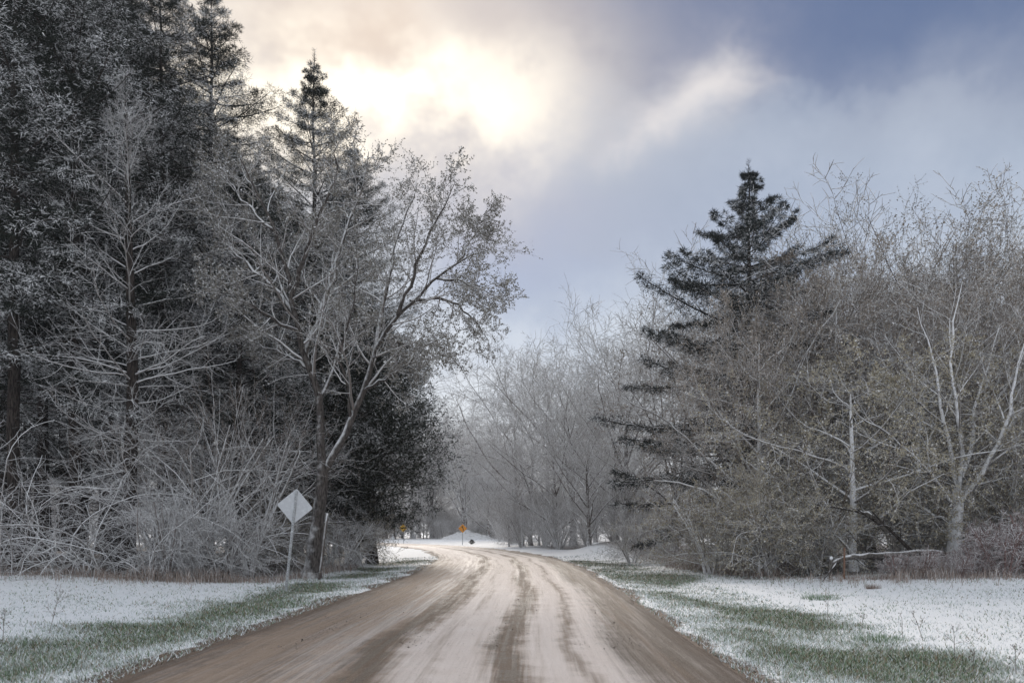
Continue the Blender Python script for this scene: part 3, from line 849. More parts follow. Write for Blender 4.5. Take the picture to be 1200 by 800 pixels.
def larch():
    rng = np.random.default_rng(61)
    H = 18.3
    org = np.array(at(148, 31.0))
    path = polyline([(0, 0, 0), (0.12, 0, 3), (0.20, 0.05, 7), (0.1, 0, 12), (-0.05, 0, H)], 18)
    tv, tf, _ = trunk_mesh(path, 0.27, 0.012, 12, 0.4, 0.8, rng)
    nb = 96
    t = np.sort(0.10 + 0.89 * rng.random(nb))
    pos = along(path[None], t[None])[0][0]
    phi = np.arange(nb) * 2.39996 + rng.normal(0, 0.4, nb)
    ln = (5.2 * (1 - t) ** 0.48 * np.clip(1.25 - 0.9 * ss(t, 0.6, 1.0), 0, 1) + 0.2) * rng.uniform(0.6, 1.1, nb) * np.where(t < 0.35, 0.62, 1)
    ang = np.interp(t, [0, .3, .55, .8, 1], [R(98), R(84), R(58), R(46), R(40)]) + rng.normal(0, R(9), nb)
    D = np.stack([np.cos(phi) * np.sin(ang), np.sin(phi) * np.sin(ang), np.cos(ang)], 1)
    Kb = 8; B = np.empty((nb, Kb, 3)); B[:, 0] = pos
    for k in range(1, Kb):
        B[:, k] = B[:, k - 1] + D * (ln / (Kb - 1))[:, None]
        q = k / (Kb - 1)
        D = nrm(D + rng.normal(0, 0.10, (nb, 3)) + np.array([0, 0, 1.0]) * (-0.12 * (1 - q) * (1 - t)[:, None] + 0.13 * q))
    br = (0.011 + 0.007 * ln)[:, None] * np.linspace(1, 0.25, Kb)[None]
    P2, R2 = spawn(rng, B, br, 9, 0.18, 1.0, 42, 13, 0.36, 0.4, 5, 0.55, 0.3, trop=0.06, jit=0.13, prof=lambda q, t: 1.15 - 0.6 * q, rmin=0.008, lmin=0.25)
    P3, R3 = spawn(rng, P2, R2, 6, 0.15, 1.0, 42, 14, 0.5, 0.4, 3, 0.6, 0.4, trop=0.04, jit=0.14, rmin=0.006, lmin=0.16)
    d = assemble('larch', [(tv, tf)], [tubes(B, br, 5), tubes(P2, R2, 3), tubes(P3, R3, 3)], None, M['bark_dark'], M['twig_larch'])
    plant(d, 'larch_tree', 'bare larch with pale frosted branches standing in front of the spruces', 'tree', tuple(org))
larch()

def broadleaf(name, seed, H, spread, tr, n1=16, n2=9, n3=7, n4=0, t_low=0.3, ang=48, trop=0.12, buds=None, budn=(3, 3), bl=(0.07, 0.04), bsnow=0.3, twig='twig_grey', bark='bark_dark', lean=0.0, fork=1.0, r3=0.006, jit=0.12, crown_prof=None, stems=1):
    rng = np.random.default_rng(seed)
    big, Ps, Rs = [], [], []
    for s in range(stems):
        K = 14
        a = rng.random() * 6.283
        sl_ = 0.0 if stems == 1 else rng.uniform(0.18, 0.55)
        z = np.linspace(0, 1, K)
        h = H * (1 if stems == 1 else rng.uniform(0.7, 1.0))
        P = np.stack([np.cos(a) * sl_ * h * z ** 1.2 + lean * h * z ** 1.5 + np.cumsum(rng.normal(0, 0.02 * h / K * 2, K)), np.sin(a) * sl_ * h * z ** 1.2 + np.cumsum(rng.normal(0, 0.02 * h / K * 2, K)), z * h * fork], 1)
        P -= P[0]
        if stems > 1: P[:, :2] += np.array([np.cos(a), np.sin(a)]) * rng.uniform(0.05, 0.35)
        tv, tf, rad = trunk_mesh(P, tr * (1 if stems == 1 else rng.uniform(0.5, 1)), 0.02, 10, 0.4 if stems == 1 else 0.1, 0.75, rng)
        big.append((tv, tf)); Ps.append(P[None]); Rs.append(rad[None])
    P0 = np.concatenate(Ps); R0 = np.concatenate(Rs)
    prof = crown_prof or (lambda q, t: np.sin(np.clip(0.22 + 0.78 * q, 0, 1) * math.pi) ** 0.7 * 0.85 + 0.25)
    lens = np.full(len(P0), spread)
    P1, R1 = spawn(rng, P0, R0, n1, t_low, 0.99, ang, 10, 1.0, 0.25, 10, 0.5, 0.2, trop=trop, jit=jit * 0.8, prof=prof, lens=lens, rmin=0.012)
    P2, R2 = spawn(rng, P1, R1, n2, 0.18, 1.0, 44, 12, 0.42, 0.4, 6, 0.5, 0.25, trop=trop, jit=jit, prof=lambda q, t: 1.2 - 0.65 * q, rmin=0.009)
    P3, R3 = spawn(rng, P2, R2, n3, 0.15, 1.0, 42, 14, 0.46, 0.4, 4, 0.55, 0.3, trop=trop * 0.7, jit=jit * 1.1, prof=lambda q, t: 1.1 - 0.5 * q, rmin=r3)
    big.append(tubes(P1, R1, 5))
    tw = [tubes(P2, R2, 4), tubes(P3, R3, 3)]
    last = P3
    if n4:
        P4, R4 = spawn(rng, P3, R3, n4, 0.2, 1.0, 42, 14, 0.5, 0.4, 3, 0.6, 0.4, trop=trop * 0.5, jit=jit * 1.2, rmin=r3 * 0.8)
        tw.append(tubes(P4, R4, 3)); last = P4
    fol = bud_foliage(rng, ((P2[:, 2:], 5), (P3[:, 1:], budn[0])) + (((last, budn[1]),) if n4 else ()), bl[0], bl[1], bsnow) if buds else None
    return assemble(name, big, tw, fol, M[bark], M[twig], M[buds] if buds else None)

vase = lambda q, t: 0.75 + 0.35 * np.sin(np.clip(q, 0, 1) * math.pi)
# tall bare background trees
BARE = [broadleaf('bare_a', 71, 22, 11.5, 0.34, 15, 11, 8, 3, 0.25, 36, 0.07, twig='twig_grey', bark='limb', r3=0.019, fork=0.55, crown_prof=vase),
        broadleaf('bare_b', 72, 23, 11.0, 0.36, 11, 10, 8, 3, 0.30, 46, 0.05, twig='twig_grey', bark='limb', r3=0.019, jit=0.17, fork=0.58, crown_prof=vase),
        broadleaf('bare_c', 73, 15, 7.0, 0.20, 18, 9, 8, 3, 0.06, 48, 0.07, twig='twig_frost', bark='limb', r3=0.016, fork=0.65, crown_prof=vase)]
# leafy-budded tall trees on the far side
TALL = [broadleaf('tall_bud', 81, 20, 10.5, 0.28, 15, 11, 8, 3, 0.2, 40, 0.045, buds='bud_grey', budn=(3, 4), bl=(0.10, 0.052), bsnow=0.4, twig='twig_brown', bark='bark_dark', r3=0.009, fork=0.52, crown_prof=vase),
        broadleaf('bushy_tan', 82, 13, 6.5, 0.20, 22, 10, 9, 3, 0.05, 66, 0.03, buds='bud_tan', budn=(3, 3), bl=(0.08, 0.045), bsnow=0.4, twig='twig_brown', bark='twig_larch', r3=0.008, jit=0.16, fork=0.72),
        broadleaf('bushy_olive', 83, 9, 4.8, 0.15, 16, 10, 8, 3, 0.04, 60, 0.04, buds='bud_olive', budn=(3, 4), bl=(0.08, 0.045), bsnow=0.35, twig='twig_brown', bark='twig_larch', r3=0.007, jit=0.15, fork=0.72)]
# many-stemmed shrubs
SHR = [broadleaf('shrub_a', 91, 4.6, 2.4, 0.045, 8, 8, 5, 0, 0.1, 56, -0.02, twig='twig_frost', bark='twig_frost', r3=0.008, jit=0.24, stems=9, fork=0.85),
       broadleaf('shrub_b', 92, 3.8, 2.4, 0.045, 8, 7, 5, 0, 0.08, 60, -0.02, buds='bud_olive', budn=(3, 3), bl=(0.07, 0.04), twig='twig_brown', bark='twig_larch', r3=0.007, jit=0.24, stems=9, fork=0.85),
       broadleaf('shrub_c', 93, 8.0, 4.6, 0.065, 10, 6, 3, 0, 0.12, 50, 0.0, twig='twig_brown', bark='twig_larch', r3=0.009, jit=0.14, stems=6, fork=0.85)]
BRM = broadleaf('bramble', 95, 1.7, 0.95, 0.014, 7, 6, 3, 0, 0.1, 60, -0.05, twig='twig_red', bark='twig_red', r3=0.006, jit=0.3, stems=12)
VNS = []
for sd in (101, 102):
    rv = np.random.default_rng(sd)
    nv, kv = 34, 16
    Q = np.empty((nv, kv, 3)); Q[:, 0] = np.stack([rv.uniform(-2.6, 2.6, nv), rv.uniform(-0.7, 0.7, nv), np.zeros(nv)], 1)
    Dv = nrm(np.stack([rv.normal(0, 0.5, nv), rv.normal(0, 0.3, nv), np.full(nv, 1.0)], 1)); lv = rv.uniform(2.5, 7.0, nv)
    turn = rv.normal(0, 0.16, (nv, 3)); turn[:, 2] -= 0.07
    for k in range(1, kv):
        Q[:, k] = Q[:, k - 1] + Dv * (lv / (kv - 1))[:, None]
        Dv = nrm(Dv + turn + rv.normal(0, 0.10, (nv, 3)))
        turn = turn * 0.9 + rv.normal(0, 0.05, (nv, 3))
        Q[:, k, 2] = np.maximum(Q[:, k, 2], 0.05)
    rq = rv.uniform(0.014, 0.034, nv)[:, None] * np.linspace(1, 0.35, kv)[None]
    Q2, q2 = spawn(rv, Q, rq, 7, 0.15, 1, 55, 15, 0.28, 0.5, 7, 0.5, 0.35, trop=-0.05, jit=0.2, rmin=0.008)
    Q3, q3 = spawn(rv, Q2, q2, 4, 0.15, 1, 50, 15, 0.35, 0.5, 4, 0.6, 0.4, trop=-0.03, jit=0.2, rmin=0.007)
    VNS.append(assemble('vine_tangle_%d' % sd, [tubes(Q, rq, 5)], [tubes(Q2, q2, 4), tubes(Q3, q3, 3)], None, M['twig_larch'], M['twig_frost']))
def fit(meshes, top, Y):
    """Scale that brings a tree's tip to the height seen at photo row top."""
    z = max(float(np.max([v.co.z for v in me.vertices][::7])) for me in meshes.values())
    return dist_top(top, Y) / z
# placements on the far (right) side of the road
spots = [
    (TALL[1], 'budding_tree', 890, 35.0, 300, 0.62, 0.2, 'wide tan-budded tree in front of the dark spruce'),
    (TALL[1], 'budding_tree', 975, 39.0, 245, 0.72, 1.9, 'tallest tan-budded tree, standing just right of the spruce top'),
    (TALL[2], 'budding_tree', 1000, 32.0, 395, 1.00, 0.7, 'olive-budded small tree left of the white-limbed tree'),
    (TALL[2], 'budding_tree', 890, 31.5, 540, 0.80, 2.7, 'low olive-budded tree at the verge below the spruce'),
    (TALL[0], 'leafing_tree', 1100, 43.0, 195, 1.00, 0.0, 'tall leafing tree against the sky above the white-limbed tree'),
    (TALL[0], 'leafing_tree', 1188, 41.0, 212, 1.00, 2.2, 'tall leafing tree at the right edge of the photo'),
    (TALL[0], 'leafing_tree', 1020, 50.0, 240, 1.00, 4.1, 'leafing tree standing back between the tan-budded and the tall one'),
    (TALL[1], 'budding_tree', 1170, 36.0, 330, 1.00, 3.3, 'tan-budded tree behind the white-limbed tree at the right edge'),
    (TALL[1], 'budding_tree', 1075, 37.5, 330, 1.00, 5.1, 'tan-budded tree right behind the white-limbed tree'),
    (TALL[0], 'leafing_tree', 1270, 45.0, 230, 1.00, 1.2, 'leafing tree reaching in from beyond the right edge'),
    (BARE[2], 'bare_tree', 935, 46.0, 265, 1.00, 1.0, 'slender bare tree in the thicket behind the spruce'),
    (BARE[2], 'bare_tree', 1140, 52.0, 240, 1.00, 2.0, 'slender bare tree deep behind the tall leafing trees'),
    (BARE[2], 'bare_tree', 1050, 58.0, 240, 1.00, 3.0, 'slender bare tree farthest back in the right-hand wood'),
    (BARE[0], 'bare_tree', 735, 74.0, 318, 1.00, 0.6, 'broad bare tree rising left of the dark spruce'),
    (BARE[0], 'bare_tree', 672, 88.0, 362, 1.00, 2.4, 'bare tree next left of the broad one beside the spruce'),
    (BARE[1], 'bare_tree', 605, 108.0, 385, 1.00, 1.5, 'gnarled bare tree with open limbs above the orange sign'),
    (BARE[1], 'bare_tree', 640, 112.0, 395, 1.00, 3.9, 'bare tree right of the gnarled one over the bend'),
    (BARE[2], 'bare_tree', 690, 66.0, 480, 1.00, 0.0, 'small frosted tree leaning out at the foot of the spruce'),
    (BARE[2], 'bare_tree', 650, 82.0, 430, 1.00, 1.1, 'pale frosted tree at the outside of the bend'),
    (BARE[2], 'bare_tree', 622, 96.0, 455, 1.00, 2.2, 'pale frosted tree farthest round the outside of the bend'),
    (BARE[0], 'bare_tree', 790, 62.0, 340, 1.00, 5.0, 'bare tree behind the lower skirt of the spruce'),
    (TALL[1], 'budding_tree', 930, 44.0, 275, 1.00, 0.9, 'tan-budded tree filling in behind the spruce'),
    (TALL[2], 'budding_tree', 1075, 34.5, 400, 1.00, 4.2, 'olive-budded tree close behind the white-limbed tree'),
    (TALL[2], 'budding_tree', 1190, 33.5, 400, 1.00, 1.2, 'olive-budded tree at the right edge below the leafing tree'),
    (TALL[1], 'budding_tree', 1130, 47.0, 265, 1.00, 2.2, 'tan-budded tree between the two tall leafing trees'),
    (TALL[1], 'budding_tree', 1240, 39.0, 300, 1.00, 3.9, 'tan-budded tree cut by the right edge'),
    (TALL[1], 'budding_tree', 1010, 46.0, 258, 1.00, 5.4, 'tan-budded tree in the second row right of the spruce'),
]
for me, nm, px, Y, top, wd, rz, lab in spots:
    s = fit(me, top, Y)
    plant(me, nm, lab, 'tree', at(px, Y), rz=rz, sc=(s * wd, s * wd, s), group={'budding_tree': 'budding trees along the right verge', 'leafing_tree': 'leafing trees on the right', 'bare_tree': 'bare trees by the bend'}[nm])

rngp = np.random.default_rng(7)
# trees beyond the bend, one by one
for k in range(46):
    px = rngp.uniform(380, 600) if k < 30 else rngp.uniform(-40, 380)
    Y = rngp.uniform(150, 215)
    me = BARE[int(rngp.integers(0, 3))]
    plant(me, 'distant_tree', 'hazy bare tree in the woodland beyond the bend', 'tree', at(px, Y), rz=rngp.uniform(0, 6.28), sc=rngp.uniform(0.8, 1.2), group='bare trees beyond the bend')
for k in range(10):
    px = rngp.uniform(640, 1150); Y = rngp.uniform(75, 130)
    plant(BARE[int(rngp.integers(0, 3))], 'distant_tree', 'bare tree in the wood behind the right-hand thicket', 'tree', at(px, Y), rz=rngp.uniform(0, 6.28), sc=rngp.uniform(0.6, 0.85), group='bare trees behind the right-hand thicket')

# understory copies in the shade of the wood edge
for k in range(12):
    if k < 2:
        px, Y, i, lab, g = rngp.uniform(180, 350), rngp.uniform(34, 42), (2, 0)[k % 2], 'bare understory shrub in the shade under the left spruces', 'understory under the left spruces'
    else:
        px, Y, i, lab, g = rngp.uniform(850, 1230), rngp.uniform(36, 50), (2, 1, 0)[k % 3], 'bare understory shrub in the shade of the right-hand wood', 'understory in the right-hand wood'
    plant(SHR[i], 'shrub', lab, 'shrub', at(px, Y), rz=rngp.uniform(0, 6.28), sc=rngp.uniform(0.8, 1.15), group=g)
# shrubs
shr = [
    (2, 225, 31.5, 0.9, 0.3, 'tall arching frosted shrub right of the bare larch'),
    (2, 292, 33.0, 0.95, 1.3, 'tall arching frosted shrub behind the grey sign'),
    (0, 196, 29.0, 0.7, 3.1, 'low frosted shrub just right of the larch trunk'),
    (0, 262, 30.0, 0.62, 4.4, 'low frosted shrub between the larch and the grey sign'),
    (0, 400, 38.0, 0.6, 5.0, 'small frosted shrub under the cedar'),
    (1, 418, 44.5, 0.75, 1.0, 'brown shrub filling the gap under the cedar boughs'),
    (1, 385, 43.5, 0.85, 2.1, 'brown shrub just right of the maple trunk'),
    (1, 345, 42.0, 0.95, 3.3, 'brown shrub behind the post of the grey sign'),
    (1, 310, 41.0, 0.95, 4.1, 'brown shrub left of the grey sign in the shade'),
    (1, 835, 33.5, 1.0, 1.4, 'olive shrub leaning towards the verge below the tan-budded tree'),
    (1, 905, 31.5, 0.95, 2.6, 'olive shrub left of the fallen log'),
    (1, 955, 31.5, 0.85, 3.8, 'olive shrub beside the tip of the fallen log'),
    (1, 1050, 33.5, 1.0, 5.0, 'olive shrub behind the fallen log'),
    (1, 1165, 33.0, 1.0, 0.9, 'olive shrub right of the white-limbed tree'),
    (0, 740, 46.0, 0.6, 1.2, 'frosted shrub on the snowy bank under the spruce'),
    (0, 655, 78.0, 1.1, 0.4, 'rounded frosted shrub at the road edge in the bend'),
    (0, 612, 88.0, 1.0, 1.9, 'frosted shrub next to the orange diamond sign'),
    (0, 690, 70.0, 1.0, 2.8, 'rounded frosted shrub behind the snowy bank'),
    (2, 640, 98.0, 0.8, 0.4, 'large frosted shrub behind the bend'),
    (2, 585, 122.0, 0.9, 1.6, 'large frosted shrub beyond the orange diamond sign'),
]
for i, px, Y, s, rz, lab in shr:
    plant(SHR[i], 'shrub', lab, 'shrub', at(px, Y), rz=rz, sc=s, group='shrubs along the wood edge')
for k in range(64):
    if k < 28: px, Y, lab, g = rngp.uniform(590, 790), rngp.uniform(62, 128), 'frosted shrub in the thicket on the outside of the bend', 'frosted thicket outside the bend'
    else: px, Y, lab, g = rngp.uniform(440, 600), rngp.uniform(150, 185), 'frosted shrub at the far end of the road', 'frosted thicket at the far end'
    if road_dist([ (px - 600) / 1000 * Y ], [Y])[0] < HALF + 3: Y += 22
    plant((SHR[2], BARE[2], SHR[0])[k % 3], 'shrub', lab, 'shrub', at(px, Y), rz=rngp.uniform(0, 6.28), sc=rngp.uniform(0.7, 1.0) * (0.6 if k % 3 == 1 else 1), group=g)
for k in range(12):
    plant((SHR[2], BARE[2])[k % 2], 'shrub', 'frosted brush beyond the stand, glimpsed between the left trunks', 'shrub', at(-20 + k * 17 + rngp.uniform(-6, 6), rngp.uniform(68, 84)), rz=rngp.uniform(0, 6.28), sc=rngp.uniform(0.8, 1.0) * (0.55 if k % 2 else 1), group='brush glimpsed between the left trunks')
bq = [(1052, 27.6, 0.5), (1080, 27.3, 0.55), (1105, 28.0, 0.5), (1142, 27.5, 0.62), (1178, 27.2, 0.95), (1210, 28.0, 1.25), (1122, 27.0, 0.45), (1165, 29.4, 1.1)]
bl = ['reddish bramble nearest the fallen log', 'second reddish bramble from the fallen log', 'low reddish bramble just left of the white-limbed trunk', 'reddish bramble just right of the white-limbed trunk', 'tall reddish bramble near the right edge of the photo', 'tallest reddish bramble, cut by the right edge', 'lowest reddish bramble in front of the white-limbed trunk', 'reddish bramble behind the others on the right']
for k, (px, Y, s) in enumerate(bq):
    plant(BRM, 'bramble', bl[k], 'shrub', at(px, Y), rz=k * 1.3, sc=s, group='red brambles by the fallen log')

# white-limbed tree
def white_tree():
    rng = np.random.default_rng(77)
    Y0 = 31.5
    org = np.array(at(1118, Y0))
    def L(pts, n=12): return polyline([pt(x, y, Y0 + dy) for x, y, dy in pts], n) - org
    tr = polyline([org] + [pt(x, y, Y0) for x, y in ((1118, 640), (1120, 615), (1122, 590), (1124, 575))], 10) - org
    tv, tf, _ = trunk_mesh(tr, 0.05, 0.22, 12, 0.3, 0.9, rng)
    limbs = [
        ([(1126, 584, 0), (1148, 560, -.3), (1165, 530, -.6), (1180, 500, -.9), (1186, 470, -1.1), (1193, 425, -1.3), (1205, 385, -1.5)], .12, .016),
        ([(1124, 576, 0), (1116, 540, .3), (1108, 500, .5), (1100, 460, .8), (1092, 415, 1.1), (1075, 360, 1.4)], .105, .012),
        ([(1123, 576, 0), (1128, 530, -.3), (1122, 480, -.6), (1116, 430, -.8), (1118, 380, -1.0), (1128, 330, -1.2)], .10, .013),
        ([(1120, 598, 0), (1100, 570, -.4), (1072, 535, -.9), (1040, 508, -1.4), (1010, 490, -1.8), (985, 470, -2.0)], .10, .010),
        ([(1117, 612, 0), (1090, 600, .5), (1058, 585, 1.0), (1028, 584, 1.4), (1004, 598, 1.7)], .075, .012),
        ([(1128, 578, 0), (1150, 566, .6), (1180, 560, 1.2), (1215, 566, 1.7)], .075, .010),
        ([(1126, 560, 0), (1140, 520, .8), (1144, 470, 1.4), (1160, 420, 1.9), (1172, 380, 2.2)], .10, .012),
        ([(1165, 530, -.6), (1178, 505, 0), (1200, 478, .6), (1225, 455, 1.2)], .05, .010),
        ([(1108, 500, .5), (1085, 478, -.2), (1055, 452, -.9), (1030, 420, -1.5)], .05, .010),
        ([(1119, 605, 0), (1140, 620, .4), (1168, 640, .9), (1190, 650, 1.3)], .045, .010),
    ]
    big, Ps, Rs = [(tv, tf)], [], []
    for p, a, b_ in limbs:
        q = L(p, 12); q[1:-1] += rng.normal(0, .03, q[1:-1].shape)
        q = polyline(q, 12)[None]; r = np.linspace(a, b_, 12)[None]
        big.append(tubes(q, r, 7)); Ps.append(q); Rs.append(r)
    P1, R1 = np.concatenate(Ps), np.concatenate(Rs)
    P2, R2 = spawn(rng, P1, R1, 8, 0.2, 1, 42, 12, 0.34, 0.4, 7, 0.5, 0.25, trop=0.12, jit=0.11, rmin=.010, lmin=.6, prof=lambda q, t: 1.2 - .6 * q)
    P3, R3 = spawn(rng, P2, R2, 5, 0.2, 1, 42, 12, 0.45, 0.4, 5, 0.5, 0.3, trop=0.10, jit=0.12, rmin=.007, lmin=.3)
    P4, R4 = spawn(rng, P3, R3, 3, 0.2, 1, 42, 12, 0.5, 0.4, 3, 0.6, 0.4, trop=0.06, jit=0.13, rmin=.005, lmin=.15)
    d = assemble('white_tree', big, [tubes(P2, R2, 4), tubes(P3, R3, 3), tubes(P4, R4, 3)], None, M['bark_white'], M['twig_larch'])
    plant(d, 'white_limbed_tree', 'small bare tree with white snow-plastered limbs above the fallen log', 'tree', tuple(org))
white_tree()

plant(VNS[0], 'vine_tangle', 'tangle of pale twisted vines at the left edge under the spruces', 'vine', at(28, 28.2), rz=0.2, group='vine tangles under the spruces')
plant(VNS[1], 'vine_tangle', 'tangle of pale twisted vines just left of the larch trunk', 'vine', at(108, 28.6), rz=-0.2, sc=0.95, group='vine tangles under the spruces')
plant(VNS[0], 'vine_tangle', 'sparser twisted vines between the larch trunk and the sign', 'vine', at(215, 30.0), rz=3.3, sc=0.7, group='vine tangles under the spruces')

# ------------------------------------------------------------------ signs
def plain(name, col, rough=0.5, metal=0.0, dirt=0.25, dcol=(0.8, 0.82, 0.84)):
    m, t, b = principled(name, rough, 0.4)
    b.inputs['Metallic'].default_value = metal
    tcn = t.node('ShaderNodeTexCoord')
    n = t.noise(tcn.outputs['Object'], 9, 5, 0.65)
    t.put(b.inputs['Base Color'], t.mix(t.mul(t.sstep(n, 0.45, 0.75), dirt), col, dcol))
    return m
M['alu'] = plain('sign_back_aluminium', (0.60, 0.61, 0.63), 0.55, 0.0, 0.7)
M['post'] = plain('galvanised_post', (0.42, 0.43, 0.44), 0.5, 0.2, 0.8)
M['hole'] = plain('dark_steel', (0.02, 0.02, 0.02), 0.8, 0, 0.0)
M['orange'] = plain('orange_sheeting', (0.75, 0.30, 0.02), 0.45, 0, 0.08)
M['yellow'] = plain('yellow_sheeting', (0.80, 0.46, 0.03), 0.45, 0, 0.08)
M['black'] = plain('black_print', (0.012, 0.012, 0.012), 0.5, 0, 0.0)
M['stake'] = plain('wooden_stake', (0.20, 0.11, 0.07), 0.8, 0, 0.2)

def extrude(outline, y0, y1):
    """Flat outline in x,z -> prism between y0 and y1."""
    o = np.asarray(outline, float); n = len(o)
    V = np.concatenate([np.stack([o[:, 0], np.full(n, y0), o[:, 1]], 1), np.stack([o[:, 0], np.full(n, y1), o[:, 1]], 1)])
    i = np.arange(n); j = (i + 1) % n
    return V, [np.arange(n)[None], (np.arange(n)[::-1] + n)[None], np.stack([i, i + n, j + n, j], 1)]

def diamond(side, r=0.045, grow=0.0):
    h = side / 2 + grow; pts = []
    for cx_, cz_, a0 in ((h - r, h - r, 0), (-(h - r), h - r, 90), (-(h - r), -(h - r), 180), (h - r, -(h - r), 270)):
        for a in (0, 30, 60, 90):
            pts.append((cx_ + r * math.cos(R(a0 + a)), cz_ + r * math.sin(R(a0 + a))))
    c = math.cos(R(45))
    return [((x - z) * c, (x + z) * c) for x, z in pts]

def sign(label, loc, side, cz, facing, lean, sheet, group=None, arrow='curve'):
    """facing: -1 front to the camera, 1 back to the camera."""
    o = thing('road_sign', label, 'sign', loc, 0, 1, group)
    o.rotation_euler = (0, R(lean), R(4))
    hw = 0.04
    prof = [(-hw, 0), (-hw + .012, 0), (-hw + .022, .035), (hw - .022, .035), (hw - .012, 0), (hw, 0), (hw, .006), (hw - .008, .006), (hw - .018, .041), (-hw + .018, .041), (-hw + .008, .006), (-hw, .006)]
    pa = np.array(prof); n = len(pa); top = cz + side * 0.62
    V = np.concatenate([np.stack([pa[:, 0], -pa[:, 1] - 0.004, np.full(n, z)], 1) for z in (-0.35, top)])
    i = np.arange(n); j = (i + 1) % n
    if facing < 0: V[:, 1] = -V[:, 1]
    post = link('post', build('sign_post', V, [np.stack([i, j, j + n, i + n], 1), (np.arange(n) + n)[None]], M['post']), o)
    yb = -0.0465 if facing > 0 else 0.0465
    ring = [(0.009 * math.cos(a * math.pi / 3), 0.013 * math.sin(a * math.pi / 3)) for a in range(6)]
    hv_, hf_ = merge([extrude([(x, z + zc) for x, z in ring], yb - .001, yb + .002) for zc in np.arange(0.15, top - 0.05, 0.075)])
    tag(link('post_holes', build('post_holes', hv_, hf_, M['hole']), post), kind='stuff')
    dm = [(x, z + cz) for x, z in diamond(side)]
    back = link('panel', build('panel', *extrude(dm, 0.0, 0.004), M['alu']), o)
    f0, f1 = (0.0045, 0.006) if facing > 0 else (-0.0005, -0.002)
    dm2 = [(x, z + cz) for x, z in diamond(side, 0.035, -0.012)]
    face = link('face', build('face', *extrude(dm2, min(f0, f1), max(f0, f1)), sheet), back)
    yf = 0.008 if facing > 0 else -0.004
    if arrow == 'curve':
        k = side / 0.76
        path = [(.07, -.30), (.07, -.06), (.05, .02), (-.02, .10), (-.05, .15), (-.05, .16)]
        L_ = [(x - .045, z) for x, z in path]; R_ = [(x + .045, z) for x, z in path[::-1]]
        q = np.array(L_ + R_) * k
        parts = []
        for a in range(len(path) - 1):
            quad = [L_[a], (path[a][0] + .045, path[a][1]), (path[a + 1][0] + .045, path[a + 1][1]), L_[a + 1]]
            parts.append(extrude([(x * k, z * k + cz) for x, z in quad], yf - .0012 + a * .0001, yf + .0012))
        parts.append(extrude([(x * k, z * k + cz) for x, z in ((-.17, .14), (.07, .14), (-.05, .33))], yf - .0018, yf + .0012))
        link('arrow', build('arrow', *merge(parts), M['black']), back)
    else:
        k = side / 0.76
        parts = [extrude([(x * k, z * k + cz) for x, z in ((-.06, -.05), (.30, -.05), (.30, .05), (-.06, .05))], yf - .0012, yf + .0012),
                 extrude([(x * k, z * k + cz) for x, z in ((-.32, 0), (-.06, -.15), (-.06, .15))], yf - .0016, yf + .0012)]
        link('arrow', build('arrow', *merge(parts), M['black']), back)
    for zc in (cz - side * 0.33, cz + side * 0.33):
        bolt = [(0.014 * math.cos(a * math.pi / 3), zc + 0.014 * math.sin(a * math.pi / 3)) for a in range(6)]
        link('bolt', build('bolt', *extrude(bolt, (-.052 if facing > 0 else -.007), (-.0445 if facing > 0 else -.0045)), M['post']), o)
    return o
g0 = at(335, 25.0)
sign('grey back of a diamond road sign on a leaning post beside the maple', (g0[0], 25.0, g0[2] + 0.06), 0.745, 2.50, 1, 6.0, M['yellow'])
g1 = at(542, 106.0)
sign('small orange diamond warning sign on the outside of the bend', (g1[0], 106.0, g1[2] + 0.06), 0.80, 2.05, -1, 0.5, M['orange'])
g2 = at(473, 124.0)
sign('distant yellow arrow sign half hidden by the dark cedar', (g2[0], 124.0, g2[2] + 0.06), 0.86, 2.25, -1, -1.0, M['yellow'], arrow='side')

# ------------------------------------------------------------------ fallen wood
def log(label, pts, r0, r1, stubs, seed):
    rg = np.random.default_rng(seed)
    o = thing('fallen_log', label, 'log', tuple(pts[0]))
    P = polyline(np.array(pts) - np.array(pts[0]), 16); P[1:-1] += rg.normal(0, 0.02, P[1:-1].shape)
    rad = np.linspace(r0, r1, 16) * rg.uniform(0.92, 1.08, 16)
    link('trunk', build('log_trunk', *tubes(P[None], rad[None], 10, True), M['bark_log'], True), o)
    for t0, d, l, r in stubs:
        b0, _, _, _ = along(P[None], np.array([[t0]])); b0 = b0[0, 0]; d = np.array(d) / np.linalg.norm(d)
        q = np.stack([b0 + d * l * k + rg.normal(0, 0.03, 3) * k - np.array([0, 0, 0.06]) * k * k for k in np.linspace(0, 1, 6)])
        Q2, q2 = spawn(rg, q[None], np.linspace(r, r * .35, 6)[None], 5, .3, 1, 45, 12, .4, .4, 4, .5, .3, rmin=.008)
        link('branch', build('log_branch', *merge([tubes(q[None], np.linspace(r, r * .35, 6)[None], 6), tubes(Q2, q2, 4)]), M['bark_dark'], True), o)
M['bark_log'] = bark_mat('bark_log', (0.16, 0.145, 0.13), (0.24, 0.215, 0.195), 0.5, 1.0, 3.0, 0.1, 0.7, 0.6)
log('long snow-topped fallen log lying left of the white-limbed tree', [pt(972, 664, 28.3), pt(984, 656, 28.4), pt(1010, 651, 28.7), pt(1050, 649, 29.1), pt(1085, 647, 29.5), pt(1108, 650, 29.9)], 0.085, 0.12,
    [(0.08, (-0.5, -0.5, -0.35), 1.4, .045), (0.2, (0.5, -0.8, -0.5), 0.9, .03), (0.7, (-0.9, 0.2, 1.0), 2.0, .07), (0.35, (-0.6, 0.3, 0.8), 1.2, .03)], 5)
